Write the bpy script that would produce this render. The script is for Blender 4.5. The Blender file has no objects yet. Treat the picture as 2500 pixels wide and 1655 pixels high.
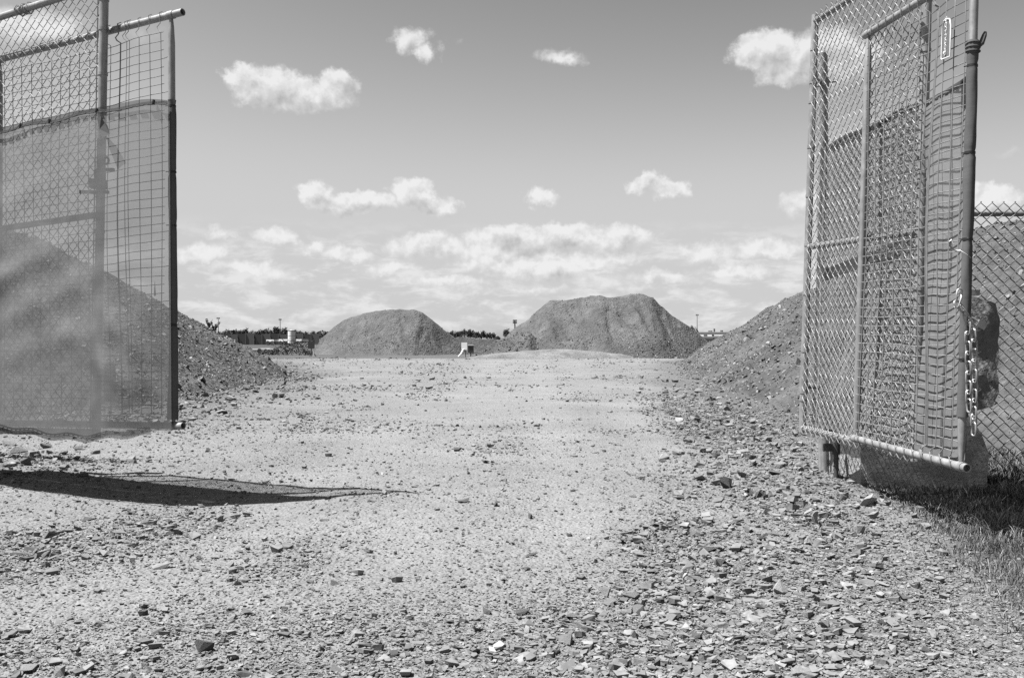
import bpy, math, random
import numpy as np
from mathutils import Vector, Matrix

random.seed(7)
RNG = np.random.default_rng(11)
SC = bpy.context.scene
COL = SC.collection

# ------------------------------------------------------------------ camera
EYE = 0.95
FPX = 2430.6                      # focal length in pixels of the 2500 px wide photograph (35 mm lens)
cam = bpy.data.cameras.new('camera'); cam.lens = 35; cam.sensor_width = 36
cam.clip_start = 0.05; cam.clip_end = 9000; cam.shift_y = 0.001
co = bpy.data.objects.new('camera', cam); COL.objects.link(co)
co.location = (0, 0, EYE); co.rotation_euler = (math.radians(90), 0, 0)
SC.camera = co

# ------------------------------------------------------------------ light
SUN_TO = Vector((-0.475, -0.09, 1.0)).normalized()          # direction towards the sun
SUN_EL = math.asin(SUN_TO.z)
SUN_AZ = math.atan2(SUN_TO.x, SUN_TO.y)
sl = bpy.data.lights.new('sun', 'SUN'); sl.energy = 5.0; sl.angle = math.radians(0.5)
sl.color = (1.0, 1.0, 1.0)
so = bpy.data.objects.new('sun', sl); COL.objects.link(so)
so.rotation_euler = SUN_TO.to_track_quat('Z', 'Y').to_euler()
so.location = (-20, -5, 40)
SKY_STRENGTH = 0.05
EXPOSURE = 1.7
SC.view_settings.view_transform = 'Standard'
SC.view_settings.look = 'None'
SC.view_settings.gamma = 1
SC.view_settings.use_curve_mapping = False
SC.view_settings.exposure = EXPOSURE
SC.cycles.max_bounces = 6
SC.cycles.diffuse_bounces = 3
SC.cycles.transparent_max_bounces = 12
SC.cycles.use_denoising = False


# ------------------------------------------------------------------ node helpers
class NT:
    def __init__(s, tree):
        s.t = tree; s.n = tree.nodes; s.l = tree.links

    def new(s, kind, **kw):
        n = s.n.new(kind)
        for k, v in kw.items(): setattr(n, k, v)
        return n

    def put(s, sock, v):
        if isinstance(v, bpy.types.NodeSocket): s.l.new(v, sock)
        elif v is not None:
            if isinstance(v, (int, float)) and sock.type in ('RGBA',): v = (v, v, v, 1)
            sock.default_value = v

    def math(s, op, a, b=None, c=None, clamp=False):
        n = s.new('ShaderNodeMath', operation=op); n.use_clamp = clamp
        s.put(n.inputs[0], a)
        if b is not None: s.put(n.inputs[1], b)
        if c is not None: s.put(n.inputs[2], c)
        return n.outputs[0]

    def vmath(s, op, a, b=None):
        n = s.new('ShaderNodeVectorMath', operation=op)
        s.put(n.inputs[0], a)
        if b is not None: s.put(n.inputs[1], b)
        return n.outputs['Value'] if op in ('LENGTH', 'DOT_PRODUCT') else n.outputs['Vector']

    def noise(s, vec, scale, detail=4, rough=0.55, dist=0.0):
        n = s.new('ShaderNodeTexNoise')
        s.put(n.inputs['Vector'], vec); n.inputs['Scale'].default_value = scale
        n.inputs['Detail'].default_value = detail; n.inputs['Roughness'].default_value = rough
        n.inputs['Distortion'].default_value = dist
        return n.outputs['Fac']

    def voronoi(s, vec, scale, feature='F1', out='Distance', rnd=1.0):
        n = s.new('ShaderNodeTexVoronoi', feature=feature)
        s.put(n.inputs['Vector'], vec); n.inputs['Scale'].default_value = scale
        n.inputs['Randomness'].default_value = rnd
        return n.outputs[out]

    def maprange(s, v, a, b, c, d, smooth=False):
        n = s.new('ShaderNodeMapRange')
        if smooth: n.interpolation_type = 'SMOOTHSTEP'
        s.put(n.inputs[0], v)
        for i, q in enumerate((a, b, c, d)): s.put(n.inputs[i + 1], q)
        return n.outputs[0]

    def mix(s, f, a, b):
        n = s.new('ShaderNodeMix', data_type='FLOAT')
        s.put(n.inputs[0], f); s.put(n.inputs[2], a); s.put(n.inputs[3], b)
        return n.outputs[0]

    def grey(s, v):
        n = s.new('ShaderNodeCombineColor')
        for i in range(3): s.put(n.inputs[i], v)
        return n.outputs[0]

    def bump(s, h, strength=0.5, dist=0.02, normal=None):
        n = s.new('ShaderNodeBump'); s.put(n.inputs['Height'], h)
        n.inputs['Strength'].default_value = strength; n.inputs['Distance'].default_value = dist
        if normal is not None: s.put(n.inputs['Normal'], normal)
        return n.outputs[0]


def material(name, build, spec=0.3):
    m = bpy.data.materials.new(name); m.use_nodes = True
    t = NT(m.node_tree); m.node_tree.nodes.clear()
    out = t.new('ShaderNodeOutputMaterial')
    p = t.new('ShaderNodeBsdfPrincipled')
    p.inputs['Specular IOR Level'].default_value = spec
    t.l.new(p.outputs[0], out.inputs[0])
    r = build(t, p)
    if r is not None: t.l.new(r, out.inputs[0])
    return m


def coord(t, kind='Object'):
    return t.new('ShaderNodeTexCoord').outputs[kind]


def worldpos(t):
    return t.new('ShaderNodeNewGeometry').outputs['Position']


# ------------------------------------------------------------------ sky with clouds
def pix_dir(sx, sy):
    az = math.atan2(sx - 1250, FPX)
    return az, math.atan2(830 - sy, math.hypot(FPX, sx - 1250))


world = bpy.data.worlds.new('World'); SC.world = world; world.use_nodes = True
W = NT(world.node_tree); world.node_tree.nodes.clear()
wout = W.new('ShaderNodeOutputWorld'); bg = W.new('ShaderNodeBackground')
sky = W.new('ShaderNodeTexSky', sky_type='NISHITA')
sky.sun_disc = False; sky.sun_elevation = SUN_EL; sky.sun_rotation = SUN_AZ
sky.altitude = 0; sky.air_density = 1.0; sky.dust_density = 1.3; sky.ozone_density = 1.0
sep = W.new('ShaderNodeSeparateColor'); W.l.new(sky.outputs[0], sep.inputs[0])
# panchromatic film behind a yellow-orange filter: mostly the red and green light of the sky
skyv = W.math('ADD', W.math('MULTIPLY', sep.outputs[0], 0.85), W.math('MULTIPLY', sep.outputs[1], 0.15))
# tone curve of the film: lifts the middle of the sky, holds back the horizon
lifted = W.math('SUBTRACT', W.math('MULTIPLY', skyv, 1.9), 1.72)
sm = W.new('ShaderNodeMath', operation='SMOOTH_MIN'); W.l.new(lifted, sm.inputs[0]); sm.inputs[1].default_value = 3.8; sm.inputs[2].default_value = 1.5
skyv = W.math('MAXIMUM', W.math('MULTIPLY', skyv, 0.75), sm.outputs[0])
dirv = W.new('ShaderNodeTexCoord').outputs['Generated']
sx_ = W.new('ShaderNodeSeparateXYZ'); W.l.new(dirv, sx_.inputs[0])
az = W.math('ARCTAN2', sx_.outputs[0], sx_.outputs[1])
el = W.math('ARCSINE', sx_.outputs[2])
cmb = W.new('ShaderNodeCombineXYZ'); W.l.new(az, cmb.inputs[0]); W.l.new(el, cmb.inputs[1])
flat = cmb.outputs[0]
# edge warp
wn = W.new('ShaderNodeTexNoise'); W.l.new(flat, wn.inputs['Vector']); wn.inputs['Scale'].default_value = 24
wn.inputs['Detail'].default_value = 6; wn.inputs['Roughness'].default_value = 0.62
warp = W.vmath('MULTIPLY', W.vmath('SUBTRACT', wn.outputs['Color'], (0.5, 0.5, 0.5)), (0.060, 0.034, 0.0))
wn3 = W.new('ShaderNodeTexNoise'); W.l.new(flat, wn3.inputs['Vector']); wn3.inputs['Scale'].default_value = 95
wn3.inputs['Detail'].default_value = 5; wn3.inputs['Roughness'].default_value = 0.6
warp2 = W.vmath('MULTIPLY', W.vmath('SUBTRACT', wn3.outputs['Color'], (0.5, 0.5, 0.5)), (0.014, 0.012, 0.0))
wp = W.vmath('ADD', W.vmath('ADD', flat, warp), warp2)
# (source px x, y, half width, half height, weight)
BLOBS = [
    (650, 218, 112, 62, 1.0), (740, 232, 120, 48, 1.0), (815, 200, 60, 42, .8), (590, 190, 60, 40, .9),
    (1000, 105, 58, 40, .6), (1045, 130, 45, 30, .5), (1375, 142, 85, 24, .42), (1110, 105, 40, 20, .12),
    (1870, 128, 100, 52, 1.0), (1920, 172, 90, 45, .9), (2020, 140, 130, 80, .9),
    (780, 468, 70, 42, .95), (870, 495, 120, 34, .9), (1010, 470, 75, 40, 1.0), (1080, 500, 60, 28, .8),
    (1325, 485, 55, 28, .75), (1575, 445, 75, 30, .8), (1630, 468, 62, 28, .7),
    (1980, 495, 90, 38, .6), (2430, 480, 60, 34, .9),
    (670, 575, 70, 32, .55), (540, 572, 60, 22, .4), (60, 60, 180, 50, .55), (350, 80, 120, 50, .15),
    (1050, 595, 130, 42, .8), (1250, 580, 130, 45, .95), (1380, 570, 110, 42, .95), (1510, 585, 110, 42, .8),
    (1180, 640, 120, 38, .6), (1330, 655, 170, 40, .7), (850, 620, 90, 28, .55), (1720, 610, 110, 34, .55),
    (1880, 600, 120, 34, .6), (620, 660, 150, 26, .5), (960, 655, 120, 26, .5), (1090, 690, 150, 22, .45), (1450, 630, 150, 30, .7), (1600, 680, 150, 24, .45),
    (1250, 615, 200, 36, .8), (1800, 660, 130, 26, .5), (760, 600, 60, 22, .45), (1300, 710, 170, 20, .35), (480, 620, 90, 34, .6), (2480, 370, 90, 22, .15),
]
blobs = []
for (bx, by, rw, rh, wt) in BLOBS:
    a, e = pix_dir(bx, by); blobs.append((a, e, rw * 1.04 / FPX, rh * 1.04 / FPX, wt))
rr = random.Random(5)
for k in range(14):               # the same fair-weather cumulus goes on round the rest of the sky
    a = math.radians(40 + k * 20 + rr.uniform(-4, 4)); e = math.radians(rr.choice([5, 9, 14, 20, 27, 36]) + rr.uniform(-2, 2))
    if a > math.pi: a -= 2 * math.pi
    blobs.append((a, e, rr.uniform(.03, .08), rr.uniform(.012, .03), rr.uniform(.5, 1)))


def heap(v, lst):
    acc = None
    for (a, e, ra, re_, wt) in lst:
        q = W.vmath('MULTIPLY', W.vmath('SUBTRACT', v, (a, e, 0)), (1 / ra, 1 / re_, 0))
        m = W.math('MULTIPLY_ADD', W.vmath('LENGTH', q), -wt, wt)
        acc = m if acc is None else W.math('MAXIMUM', acc, m)
    return W.math('MAXIMUM', acc, 0.0)


acc = heap(wp, blobs)
above = heap(W.vmath('ADD', wp, (-0.006, 0.011, 0)), blobs[:22] + blobs[24:32])      # how much cloud lies between here and the sun
# fleecy bank low over the horizon, all the way round
st = W.vmath('MULTIPLY', flat, (1.0, 3.2, 1.0))
bn = W.noise(st, 17, 9, 0.64, 0.25)
band = W.math('MULTIPLY', W.maprange(el, 0.125, 0.075, 0, 1, True), W.maprange(el, -0.01, 0.02, .25, 1, True))
bcov = W.math('MULTIPLY', W.maprange(bn, 0.44, 0.62, 0, 0.72, True), band)
fn = W.noise(flat, 70, 7, 0.62)
body = W.math('MULTIPLY', acc, W.maprange(fn, .25, .7, .55, 1.3))
cov = W.maprange(body, 0.05, 0.40, 0.0, 1.0, True)
alpha = W.math('MAXIMUM', cov, bcov)
# relief inside the clouds: the same noise sampled a little lower and to the right
off = W.vmath('ADD', flat, (0.004, -0.007, 0))
relief = W.math('SUBTRACT', W.noise(off, 55, 5, 0.55), W.noise(flat, 55, 5, 0.55))
cl = W.math('MULTIPLY_ADD', relief, -0.75, W.math('SUBTRACT', 1.0, W.math('MULTIPLY', W.maprange(above, .12, .7, 0, 1, True), .30)), clamp=True)
CLOUD = W.math('MULTIPLY', cl, 5.4)
val = W.mix(W.math('MULTIPLY', alpha, 0.93), skyv, CLOUD)
W.l.new(W.grey(val), bg.inputs[0]); bg.inputs[1].default_value = SKY_STRENGTH
W.l.new(bg.outputs[0], wout.inputs[0])

# ------------------------------------------------------------------ numpy noise
_perm = RNG.permutation(4096)


def _h(ix, iy, seed):
    return _perm[(ix + _perm[(iy + seed * 131) & 4095]) & 4095] / 4096.0


def vnoise(x, y, seed=0):
    x = np.asarray(x, float); y = np.asarray(y, float)
    ix = np.floor(x).astype(np.int64); iy = np.floor(y).astype(np.int64)
    fx = x - ix; fy = y - iy
    fx = fx * fx * (3 - 2 * fx); fy = fy * fy * (3 - 2 * fy)
    a = _h(ix, iy, seed); b = _h(ix + 1, iy, seed); c = _h(ix, iy + 1, seed); d = _h(ix + 1, iy + 1, seed)
    return (a + (b - a) * fx) * (1 - fy) + (c + (d - c) * fx) * fy - 0.5


def fbm(x, y, sc, octv=4, seed=0, gain=.5):
    v = 0; a = 1
    for o in range(octv):
        v = v + a * vnoise(np.asarray(x) * sc + 17.3 * o, np.asarray(y) * sc - 9.1 * o, seed + o); a *= gain; sc *= 2.03
    return v


def sstep(a, b, x):
    t = np.clip((x - a) / (b - a), 0, 1); return t * t * (3 - 2 * t)


# coarse strip on the right of the track, rough patch at the left, grass verge
XE_Y = [0, 2.8, 3.57, 4.72, 8.3, 19, 30, 45]
XE_X = [-.5, -.15, .1, .5, 1.25, 2.6, 5.0, 9.0]
XG_Y = [0, 2.9, 3.3, 4.2, 5.0, 5.86, 7.0, 12, 40]
XG_X = [1.1, 1.5, 1.64, 1.86, 1.98, 2.16, 2.5, 3.6, 9]


def grass_edge(y): return np.interp(y, XG_Y, XG_X)


def coarse(x, y):
    xe = np.interp(y, XE_Y, XE_X)
    r = sstep(-.12, .45, x - xe + .35 * fbm(x, y, 1.3, 3, 40))
    far = 1 - .75 * sstep(14, 24, y)
    l = sstep(.1, .9, 1 - np.hypot((x + 2.0) / 1.9, (y - 4.6) / 1.25) + .6 * fbm(x, y, 1.1, 3, 41)) * .75
    l2 = sstep(0, .8, 1 - np.hypot((x + 4.2) / 1.7, (y - 7.4) / 1.3) + .3 * fbm(x, y, 1.1, 3, 42))
    l3 = sstep(.15, .6, fbm(x, y, .7, 3, 43) + .05) * .45
    m1 = sstep(-1.8, .2, -(x + np.interp(y, [8, 16, 43], [3.6, 4.4, 9.2]))) * sstep(9, 12, y)
    near = sstep(3.6, 2.6, y) * .35
    return np.clip(np.maximum.reduce([r * far, l, l2, l3, m1, near + 0 * x]), 0, 1)


def ruts(x, y):
    """wheel paths running up the yard: 1 in the middle of a path"""
    r = 0
    for x0, x1, x2, w in ((.25, .35, 1.3, .22), (-1.35, -1.2, -.6, .22), (1.0, 1.35, 2.6, .18), (-.55, -.5, -.1, .2)):
        r = r + np.exp(-((x - np.interp(y, [0, 12, 45], [x0, x1, x2]) + .12 * fbm(y, y * 0, .25, 2, 88)) / (w + .012 * y)) ** 2)
    return np.clip(r, 0, 1) * sstep(3, 5, y)


def ground_z(x, y):
    x = np.asarray(x, float); y = np.asarray(y, float)
    k = sstep(90, 40, np.hypot(x, y))
    c = coarse(x, y)
    z = .05 * fbm(x, y, .35, 3, 1) + .022 * fbm(x, y, 1.6, 3, 5) * (.5 + c)
    z = z + (.006 + .02 * c) * fbm(x, y, 9, 3, 9) * sstep(30, 12, y)
    z = z + .02 * np.exp(-((x - .1) / 1.3) ** 2) * sstep(3.2, 5.2, y) * sstep(30, 12, y)      # crown of the track
    z = z - .014 * ruts(x, y) * sstep(45, 30, y)
    # loose windrow of stone beside the hinge post and beneath the left gate
    z = z + .10 * np.exp(-((x - 1.75) / .35) ** 2 - ((y - 7.0) / 1.0) ** 2)
    z = z + .09 * np.exp(-((x + 4.1) / 1.1) ** 2 - ((y - 7.3) / .6) ** 2)
    # the track ends on a low lip and the pad behind it lies slightly deeper
    z = z + .05 * sstep(40, 47, y) * sstep(52, 48, y) * k
    return z * k


def ridge(x, y, pts, s):
    best = np.full(np.shape(x), -9.0)
    for (a, b) in zip(pts[:-1], pts[1:]):
        dx, dy = b[0] - a[0], b[1] - a[1]; L = dx * dx + dy * dy
        t = np.clip(((x - a[0]) * dx + (y - a[1]) * dy) / L, 0, 1)
        d = np.hypot(x - a[0] - t * dx, y - a[1] - t * dy)
        dd = np.where(d < 1.0, d * d / 2, d - .5)
        best = np.maximum(best, a[2] + t * (b[2] - a[2]) - s * dd)
    return best


RID_L = ([(-24, 12, 3.4), (-12.75, 15.03, 3.87), (-13.15, 25.87, 3.74), (-16.0, 37.6, 3.3)], .565)
RID_R = ([(16, 11, 2.9), (7.84, 10.6, 2.5), (9.84, 21.2, 3.3), (11.4, 41.4, 2.44)], .66)


def big_h(R, seed):
    def f(x, y):
        h = ridge(x, y, *R)
        on = sstep(-.9, .5, h)
        return h + on * (.28 * fbm(x, y, .45, 3, seed) + .10 * fbm(x, y, 1.7, 3, seed + 3) + .05 * fbm(x, y, 6, 2, seed + 7))
    return f


hL = big_h(RID_L, 70)
hR = big_h(RID_R, 90)


def ray_ground(sx, sy, z=0.0):
    y = FPX * (EYE - z) / (sy - 830); x = (sx - 1250) / FPX * y
    for _ in range(4):
        zz = float(ground_z(x, y)); y = FPX * (EYE - zz) / (sy - 830); x = (sx - 1250) / FPX * y
    return x, y, float(ground_z(x, y))


def at(sx, sy, depth):
    return Vector(((sx - 1250) / FPX * depth, depth, EYE + (830 - sy) / FPX * depth))


# ------------------------------------------------------------------ mesh helpers
def link_mesh(name, verts, faces, mat, parent=None, smooth=False, origin=None, attr=None):
    me = bpy.data.meshes.new(name)
    if isinstance(verts, np.ndarray):
        v = verts.astype(np.float32)
        f = np.asarray(faces, dtype=np.int32); n = f.shape[1]
        me.vertices.add(len(v)); me.vertices.foreach_set('co', v.ravel())
        me.loops.add(f.size); me.loops.foreach_set('vertex_index', f.ravel())
        me.polygons.add(len(f)); me.polygons.foreach_set('loop_start', np.arange(len(f), dtype=np.int32) * n)
        me.polygons.foreach_set('loop_total', np.full(len(f), n, dtype=np.int32))
        me.update(calc_edges=True)
    else:
        me.from_pydata([tuple(p) for p in verts], [], faces); me.update()
    me.polygons.foreach_set('use_smooth', np.full(len(me.polygons), bool(smooth)))
    if attr:
        for an, dat in attr.items():
            a = me.attributes.new(an, 'FLOAT', 'POINT'); a.data.foreach_set('value', np.asarray(dat, dtype=np.float32))
    me.materials.append(mat)
    o = bpy.data.objects.new(name, me); COL.objects.link(o)
    if parent is not None: o.parent = parent
    return o


def tag(o, label=None, cat=None, group=None, kind=None):
    if label: o['label'] = label
    if cat: o['category'] = cat
    if group: o['group'] = group
    if kind: o['kind'] = kind
    return o


def empty(name, loc, label, cat, group=None):
    o = bpy.data.objects.new(name, None); o.location = loc; o.empty_display_size = .1
    COL.objects.link(o); return tag(o, label, cat, group)


class MB:
    """collects shapes in world coordinates; build() links them as one mesh under its parent"""

    def __init__(s): s.v = []; s.f = []

    def add(s, vs, fs):
        b = len(s.v); s.v += [Vector(p) for p in vs]; s.f += [tuple(i + b for i in f) for f in fs]; return s

    def tube(s, pts, r, n=8, caps=True):
        pts = [Vector(p) for p in pts]; vs = []; up = None
        for i, p in enumerate(pts):
            t = (pts[min(i + 1, len(pts) - 1)] - pts[max(i - 1, 0)])
            if t.length < 1e-9: t = Vector((0, 0, 1))
            t.normalize()
            if up is None:
                up = Vector((0, 0, 1)) if abs(t.z) < .9 else Vector((1, 0, 0))
            up = up - t * up.dot(t)
            if up.length < 1e-6: up = t.orthogonal()
            up.normalize(); sd = t.cross(up)
            rr_ = r[i] if isinstance(r, (list, tuple)) else r
            for k in range(n):
                a = 2 * math.pi * k / n
                vs.append(p + (up * math.cos(a) + sd * math.sin(a)) * rr_)
        fs = []
        for i in range(len(pts) - 1):
            for k in range(n):
                fs.append((i * n + k, (i + 1) * n + k, (i + 1) * n + (k + 1) % n, i * n + (k + 1) % n))
        if caps:
            fs.append(tuple(range(n))); fs.append(tuple((len(pts) - 1) * n + k for k in reversed(range(n))))
        return s.add(vs, fs)

    def pipe(s, a, b, r, wall=.004, n=16):
        """hollow pipe with open ends"""
        a = Vector(a); b = Vector(b); d = (b - a).normalized()
        s.tube([a, b], r, n, False)
        base = len(s.v) - 2 * n
        e = .12
        for (p, q, o) in ((a, a + d * e, base), (b, b - d * e, base + n)):
            up = Vector((0, 0, 1)) if abs(d.z) < .9 else Vector((1, 0, 0))
            up = (up - d * up.dot(d)).normalized(); sd = d.cross(up)
            i0 = len(s.v)
            for c in (p, q):
                for k in range(n):
                    an = 2 * math.pi * k / n
                    s.v.append(c + (up * math.cos(an) + sd * math.sin(an)) * (r - wall))
            for k in range(n):
                k2 = (k + 1) % n
                s.f.append((o + k, o + k2, i0 + k2, i0 + k)); s.f.append((i0 + k, i0 + k2, i0 + n + k2, i0 + n + k))
            s.f.append(tuple(i0 + n + k for k in range(n)))
        return s

    def box(s, c, size, rot=None, bev=0):
        c = Vector(c); x, y, z = [q / 2 for q in size]
        vs = [Vector((i, j, k)) for k in (-z, z) for (i, j) in ((-x, -y), (x, -y), (x, y), (-x, y))]
        if rot: vs = [rot @ v for v in vs]
        return s.add([c + v for v in vs], [(3, 2, 1, 0), (4, 5, 6, 7), (0, 1, 5, 4), (1, 2, 6, 5), (2, 3, 7, 6), (3, 0, 4, 7)])

    def ring(s, c, axis, R, r, n=16, m=8, sx=1.0, sy=1.0, up=None, arc=1.0):
        c = Vector(c); ax = Vector(axis).normalized()
        u = Vector(up) if up is not None else ax.orthogonal()
        u = (u - ax * u.dot(ax)).normalized(); w = ax.cross(u)
        pts = [c + u * math.cos(2 * math.pi * arc * k / n) * R * sx + w * math.sin(2 * math.pi * arc * k / n) * R * sy for k in range(n + 1)]
        return s.tube(pts, r, m, arc < 1)

    def sphere(s, c, r, n=10, m=6):
        c = Vector(c); vs = []; fs = []
        for i in range(m + 1):
            th = math.pi * i / m
            for k in range(n):
                ph = 2 * math.pi * k / n
                vs.append(c + Vector((math.sin(th) * math.cos(ph) * r, math.sin(th) * math.sin(ph) * r, math.cos(th) * r)))
        for i in range(m):
            for k in range(n):
                fs.append((i * n + k, (i + 1) * n + k, (i + 1) * n + (k + 1) % n, i * n + (k + 1) % n))
        return s.add(vs, fs)

    def build(s, name, mat, parent=None, smooth=True, sharp=None):
        off = parent.matrix_world.translation if False else Vector((0, 0, 0))
        p = parent
        while p is not None:
            off = off + p.location; p = p.parent
        if parent is None and len(s.v):
            off = sum(s.v, Vector()) / len(s.v)
            off.z = min(v.z for v in s.v)
        o = link_mesh(name, [v - off for v in s.v], s.f, mat, parent, smooth)
        if parent is None: o.location = off
        if smooth:
            o.data.set_sharp_from_angle(angle=math.radians(sharp if sharp else 40))
        return o


# ------------------------------------------------------------------ materials
def mat_ground(t, p):
    pos = worldpos(t)
    tone = t.new('ShaderNodeAttribute', attribute_name='tone').outputs['Fac']
    n1 = t.noise(pos, .8, 5, .6); n2 = t.noise(pos, 14, 5, .65); n3 = t.noise(pos, 90, 3, .6)
    v = t.voronoi(pos, 60, 'F1', 'Distance'); vc = t.new('ShaderNodeTexVoronoi'); t.l.new(pos, vc.inputs['Vector']); vc.inputs['Scale'].default_value = 60
    sepc = t.new('ShaderNodeSeparateColor'); t.l.new(vc.outputs['Color'], sepc.inputs[0])
    peb = t.mix(t.maprange(v, .2, .55, 1, 0), 1.0, t.maprange(sepc.outputs[0], 0, 1, .72, 1.28))
    c = t.math('MULTIPLY', tone, t.maprange(n1, .3, .7, .88, 1.1))
    c = t.math('MULTIPLY', c, t.maprange(n2, .3, .7, .86, 1.14))
    c = t.math('MULTIPLY', c, peb)
    c = t.math('MULTIPLY', c, t.maprange(n3, .3, .7, .9, 1.1))
    t.put(p.inputs['Base Color'], t.grey(c)); p.inputs['Roughness'].default_value = .95
    p.inputs['Specular IOR Level'].default_value = .1
    v2 = t.voronoi(pos, 24, 'F1', 'Distance')
    h = t.math('ADD', t.math('MULTIPLY', t.math('SUBTRACT', .5, v), .5), t.math('MULTIPLY', t.math('SUBTRACT', .5, v2), .5))
    h = t.math('ADD', h, t.math('MULTIPLY', n2, .7)); h = t.math('ADD', h, t.math('MULTIPLY', n3, .35))
    t.l.new(t.bump(h, 1.0, .02), p.inputs['Normal'])


def mat_stone(t, p):
    tone = t.new('ShaderNodeAttribute', attribute_name='tone').outputs['Fac']
    pos = worldpos(t)
    n = t.noise(pos, 40, 4, .6); n2 = t.noise(pos, 9, 3, .6)
    c = t.math('MULTIPLY', tone, t.maprange(n, .3, .7, .82, 1.18)); c = t.math('MULTIPLY', c, t.maprange(n2, .3, .7, .85, 1.15))
    t.put(p.inputs['Base Color'], t.grey(c)); p.inputs['Roughness'].default_value = .9
    p.inputs['Specular IOR Level'].default_value = .15
    t.l.new(t.bump(n, .5, .006), p.inputs['Normal'])


def mat_rock_single(tone):
    def f(t, p):
        pos = coord(t)
        oi = t.new('ShaderNodeObjectInfo').outputs['Random']
        n = t.noise(pos, 5, 5, .65); n2 = t.noise(pos, 22, 4, .6)
        c = t.math('MULTIPLY', t.maprange(oi, 0, 1, tone * .75, tone * 1.25), t.maprange(n, .3, .7, .78, 1.22))
        c = t.math('MULTIPLY', c, t.maprange(n2, .3, .7, .88, 1.12))
        t.put(p.inputs['Base Color'], t.grey(c)); p.inputs['Roughness'].default_value = .9
        p.inputs['Specular IOR Level'].default_value = .15
        t.l.new(t.bump(t.math('ADD', n, n2), .45, .05), p.inputs['Normal'])
    return f


def mat_mound(base, speck=1.0):
    def f(t, p):
        pos = worldpos(t)
        n0 = t.noise(pos, .35, 4, .6); n1 = t.noise(pos, 2.2, 6, .65); n2 = t.noise(pos, 11, 5, .7)
        v = t.new('ShaderNodeTexVoronoi'); t.l.new(pos, v.inputs['Vector']); v.inputs['Scale'].default_value = 9
        sc_ = t.new('ShaderNodeSeparateColor'); t.l.new(v.outputs['Color'], sc_.inputs[0])
        peb = t.mix(t.maprange(v.outputs['Distance'], .2, .5, 1, 0), 1.0, t.maprange(sc_.outputs[0], 0, 1, 1 - .4 * speck, 1 + .5 * speck))
        c = t.math('MULTIPLY', base, t.maprange(n0, .3, .7, .78, 1.25))
        c = t.math('MULTIPLY', c, t.maprange(n1, .3, .7, .82, 1.18)); c = t.math('MULTIPLY', c, peb)
        c = t.math('MULTIPLY', c, t.maprange(n2, .3, .7, .85, 1.15))
        n3 = t.noise(t.vmath('MULTIPLY', pos, (1.0, .35, .25)), 1.1, 5, .65)
        c = t.math('MULTIPLY', c, t.maprange(n3, .36, .64, .8, 1.2))
        t.put(p.inputs['Base Color'], t.grey(c)); p.inputs['Roughness'].default_value = 1
        p.inputs['Specular IOR Level'].default_value = .05
        h = t.math('ADD', t.math('MULTIPLY', n1, 1.0), t.math('MULTIPLY', n2, .8))
        h = t.math('ADD', h, t.math('MULTIPLY', t.math('SUBTRACT', .6, v.outputs['Distance']), .5))
        t.l.new(t.bump(h, .9, .12), p.inputs['Normal'])
    return f


def mat_metal(base, metallic=.35, rough=.45, wear=.2):
    def f(t, p):
        pos = worldpos(t)
        n = t.noise(pos, 14, 5, .65); n2 = t.noise(t.vmath('MULTIPLY', pos, (1, 1, .12)), 60, 3, .6)
        c = t.math('MULTIPLY', base, t.maprange(n, .3, .7, 1 - wear, 1 + wear)); c = t.math('MULTIPLY', c, t.maprange(n2, .3, .7, 1 - wear, 1 + wear))
        t.put(p.inputs['Base Color'], t.grey(c)); p.inputs['Metallic'].default_value = metallic
        t.put(p.inputs['Roughness'], t.maprange(n, .3, .7, rough - .08, rough + .12))
        t.l.new(t.bump(n2, .08, .002), p.inputs['Normal'])
    return f


def mat_fabric(base, thru, opaque=False):
    """woven screen: the holes close up as the view becomes more grazing, as they do in real cloth"""
    def f(t, p):
        geo = t.new('ShaderNodeNewGeometry')
        pos = geo.outputs['Position']
        n = t.noise(pos, 5, 5, .6); n2 = t.noise(t.vmath('MULTIPLY', pos, (300, 300, 700)), 1, 2, .5)
        n3 = t.noise(t.vmath('MULTIPLY', pos, (3, 3, 40)), 2, 3, .6)
        c = t.math('MULTIPLY', base, t.maprange(n, .3, .7, .9, 1.1)); c = t.math('MULTIPLY', c, t.maprange(n2, .3, .7, .88, 1.12))
        c = t.math('MULTIPLY', c, t.maprange(n3, .3, .7, .94, 1.06))
        col = t.grey(c)
        d = t.new('ShaderNodeBsdfDiffuse'); t.l.new(col, d.inputs[0])
        t.l.new(t.bump(t.math('ADD', n2, n3), .15, .002), d.inputs['Normal'])
        tr = t.new('ShaderNodeBsdfTranslucent'); t.l.new(t.grey(t.math('MULTIPLY', c, .6)), tr.inputs[0])
        mx = t.new('ShaderNodeMixShader'); mx.inputs[0].default_value = .22 if opaque else .35
        t.l.new(d.outputs[0], mx.inputs[1]); t.l.new(tr.outputs[0], mx.inputs[2])
        if opaque: return mx.outputs[0]
        dt = t.math('ABSOLUTE', t.vmath('DOT_PRODUCT', geo.outputs['Incoming'], geo.outputs['Normal']))
        # square weave of thread width `thru` (share of the pitch): open share = (1 - w / cos) (1 - w)
        wv = t.math('MULTIPLY', thru, t.maprange(n, .3, .7, .975, 1.025))
        al = t.math('MULTIPLY', t.math('SUBTRACT', 1.0, t.math('DIVIDE', wv, t.math('MAXIMUM', dt, .05))), t.math('SUBTRACT', 1.0, wv))
        al = t.math('MAXIMUM', al, 0.0)
        tp = t.new('ShaderNodeBsdfTransparent')
        m2 = t.new('ShaderNodeMixShader'); t.l.new(al, m2.inputs[0])
        t.l.new(mx.outputs[0], m2.inputs[1]); t.l.new(tp.outputs[0], m2.inputs[2])
        return m2.outputs[0]
    return f


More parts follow.
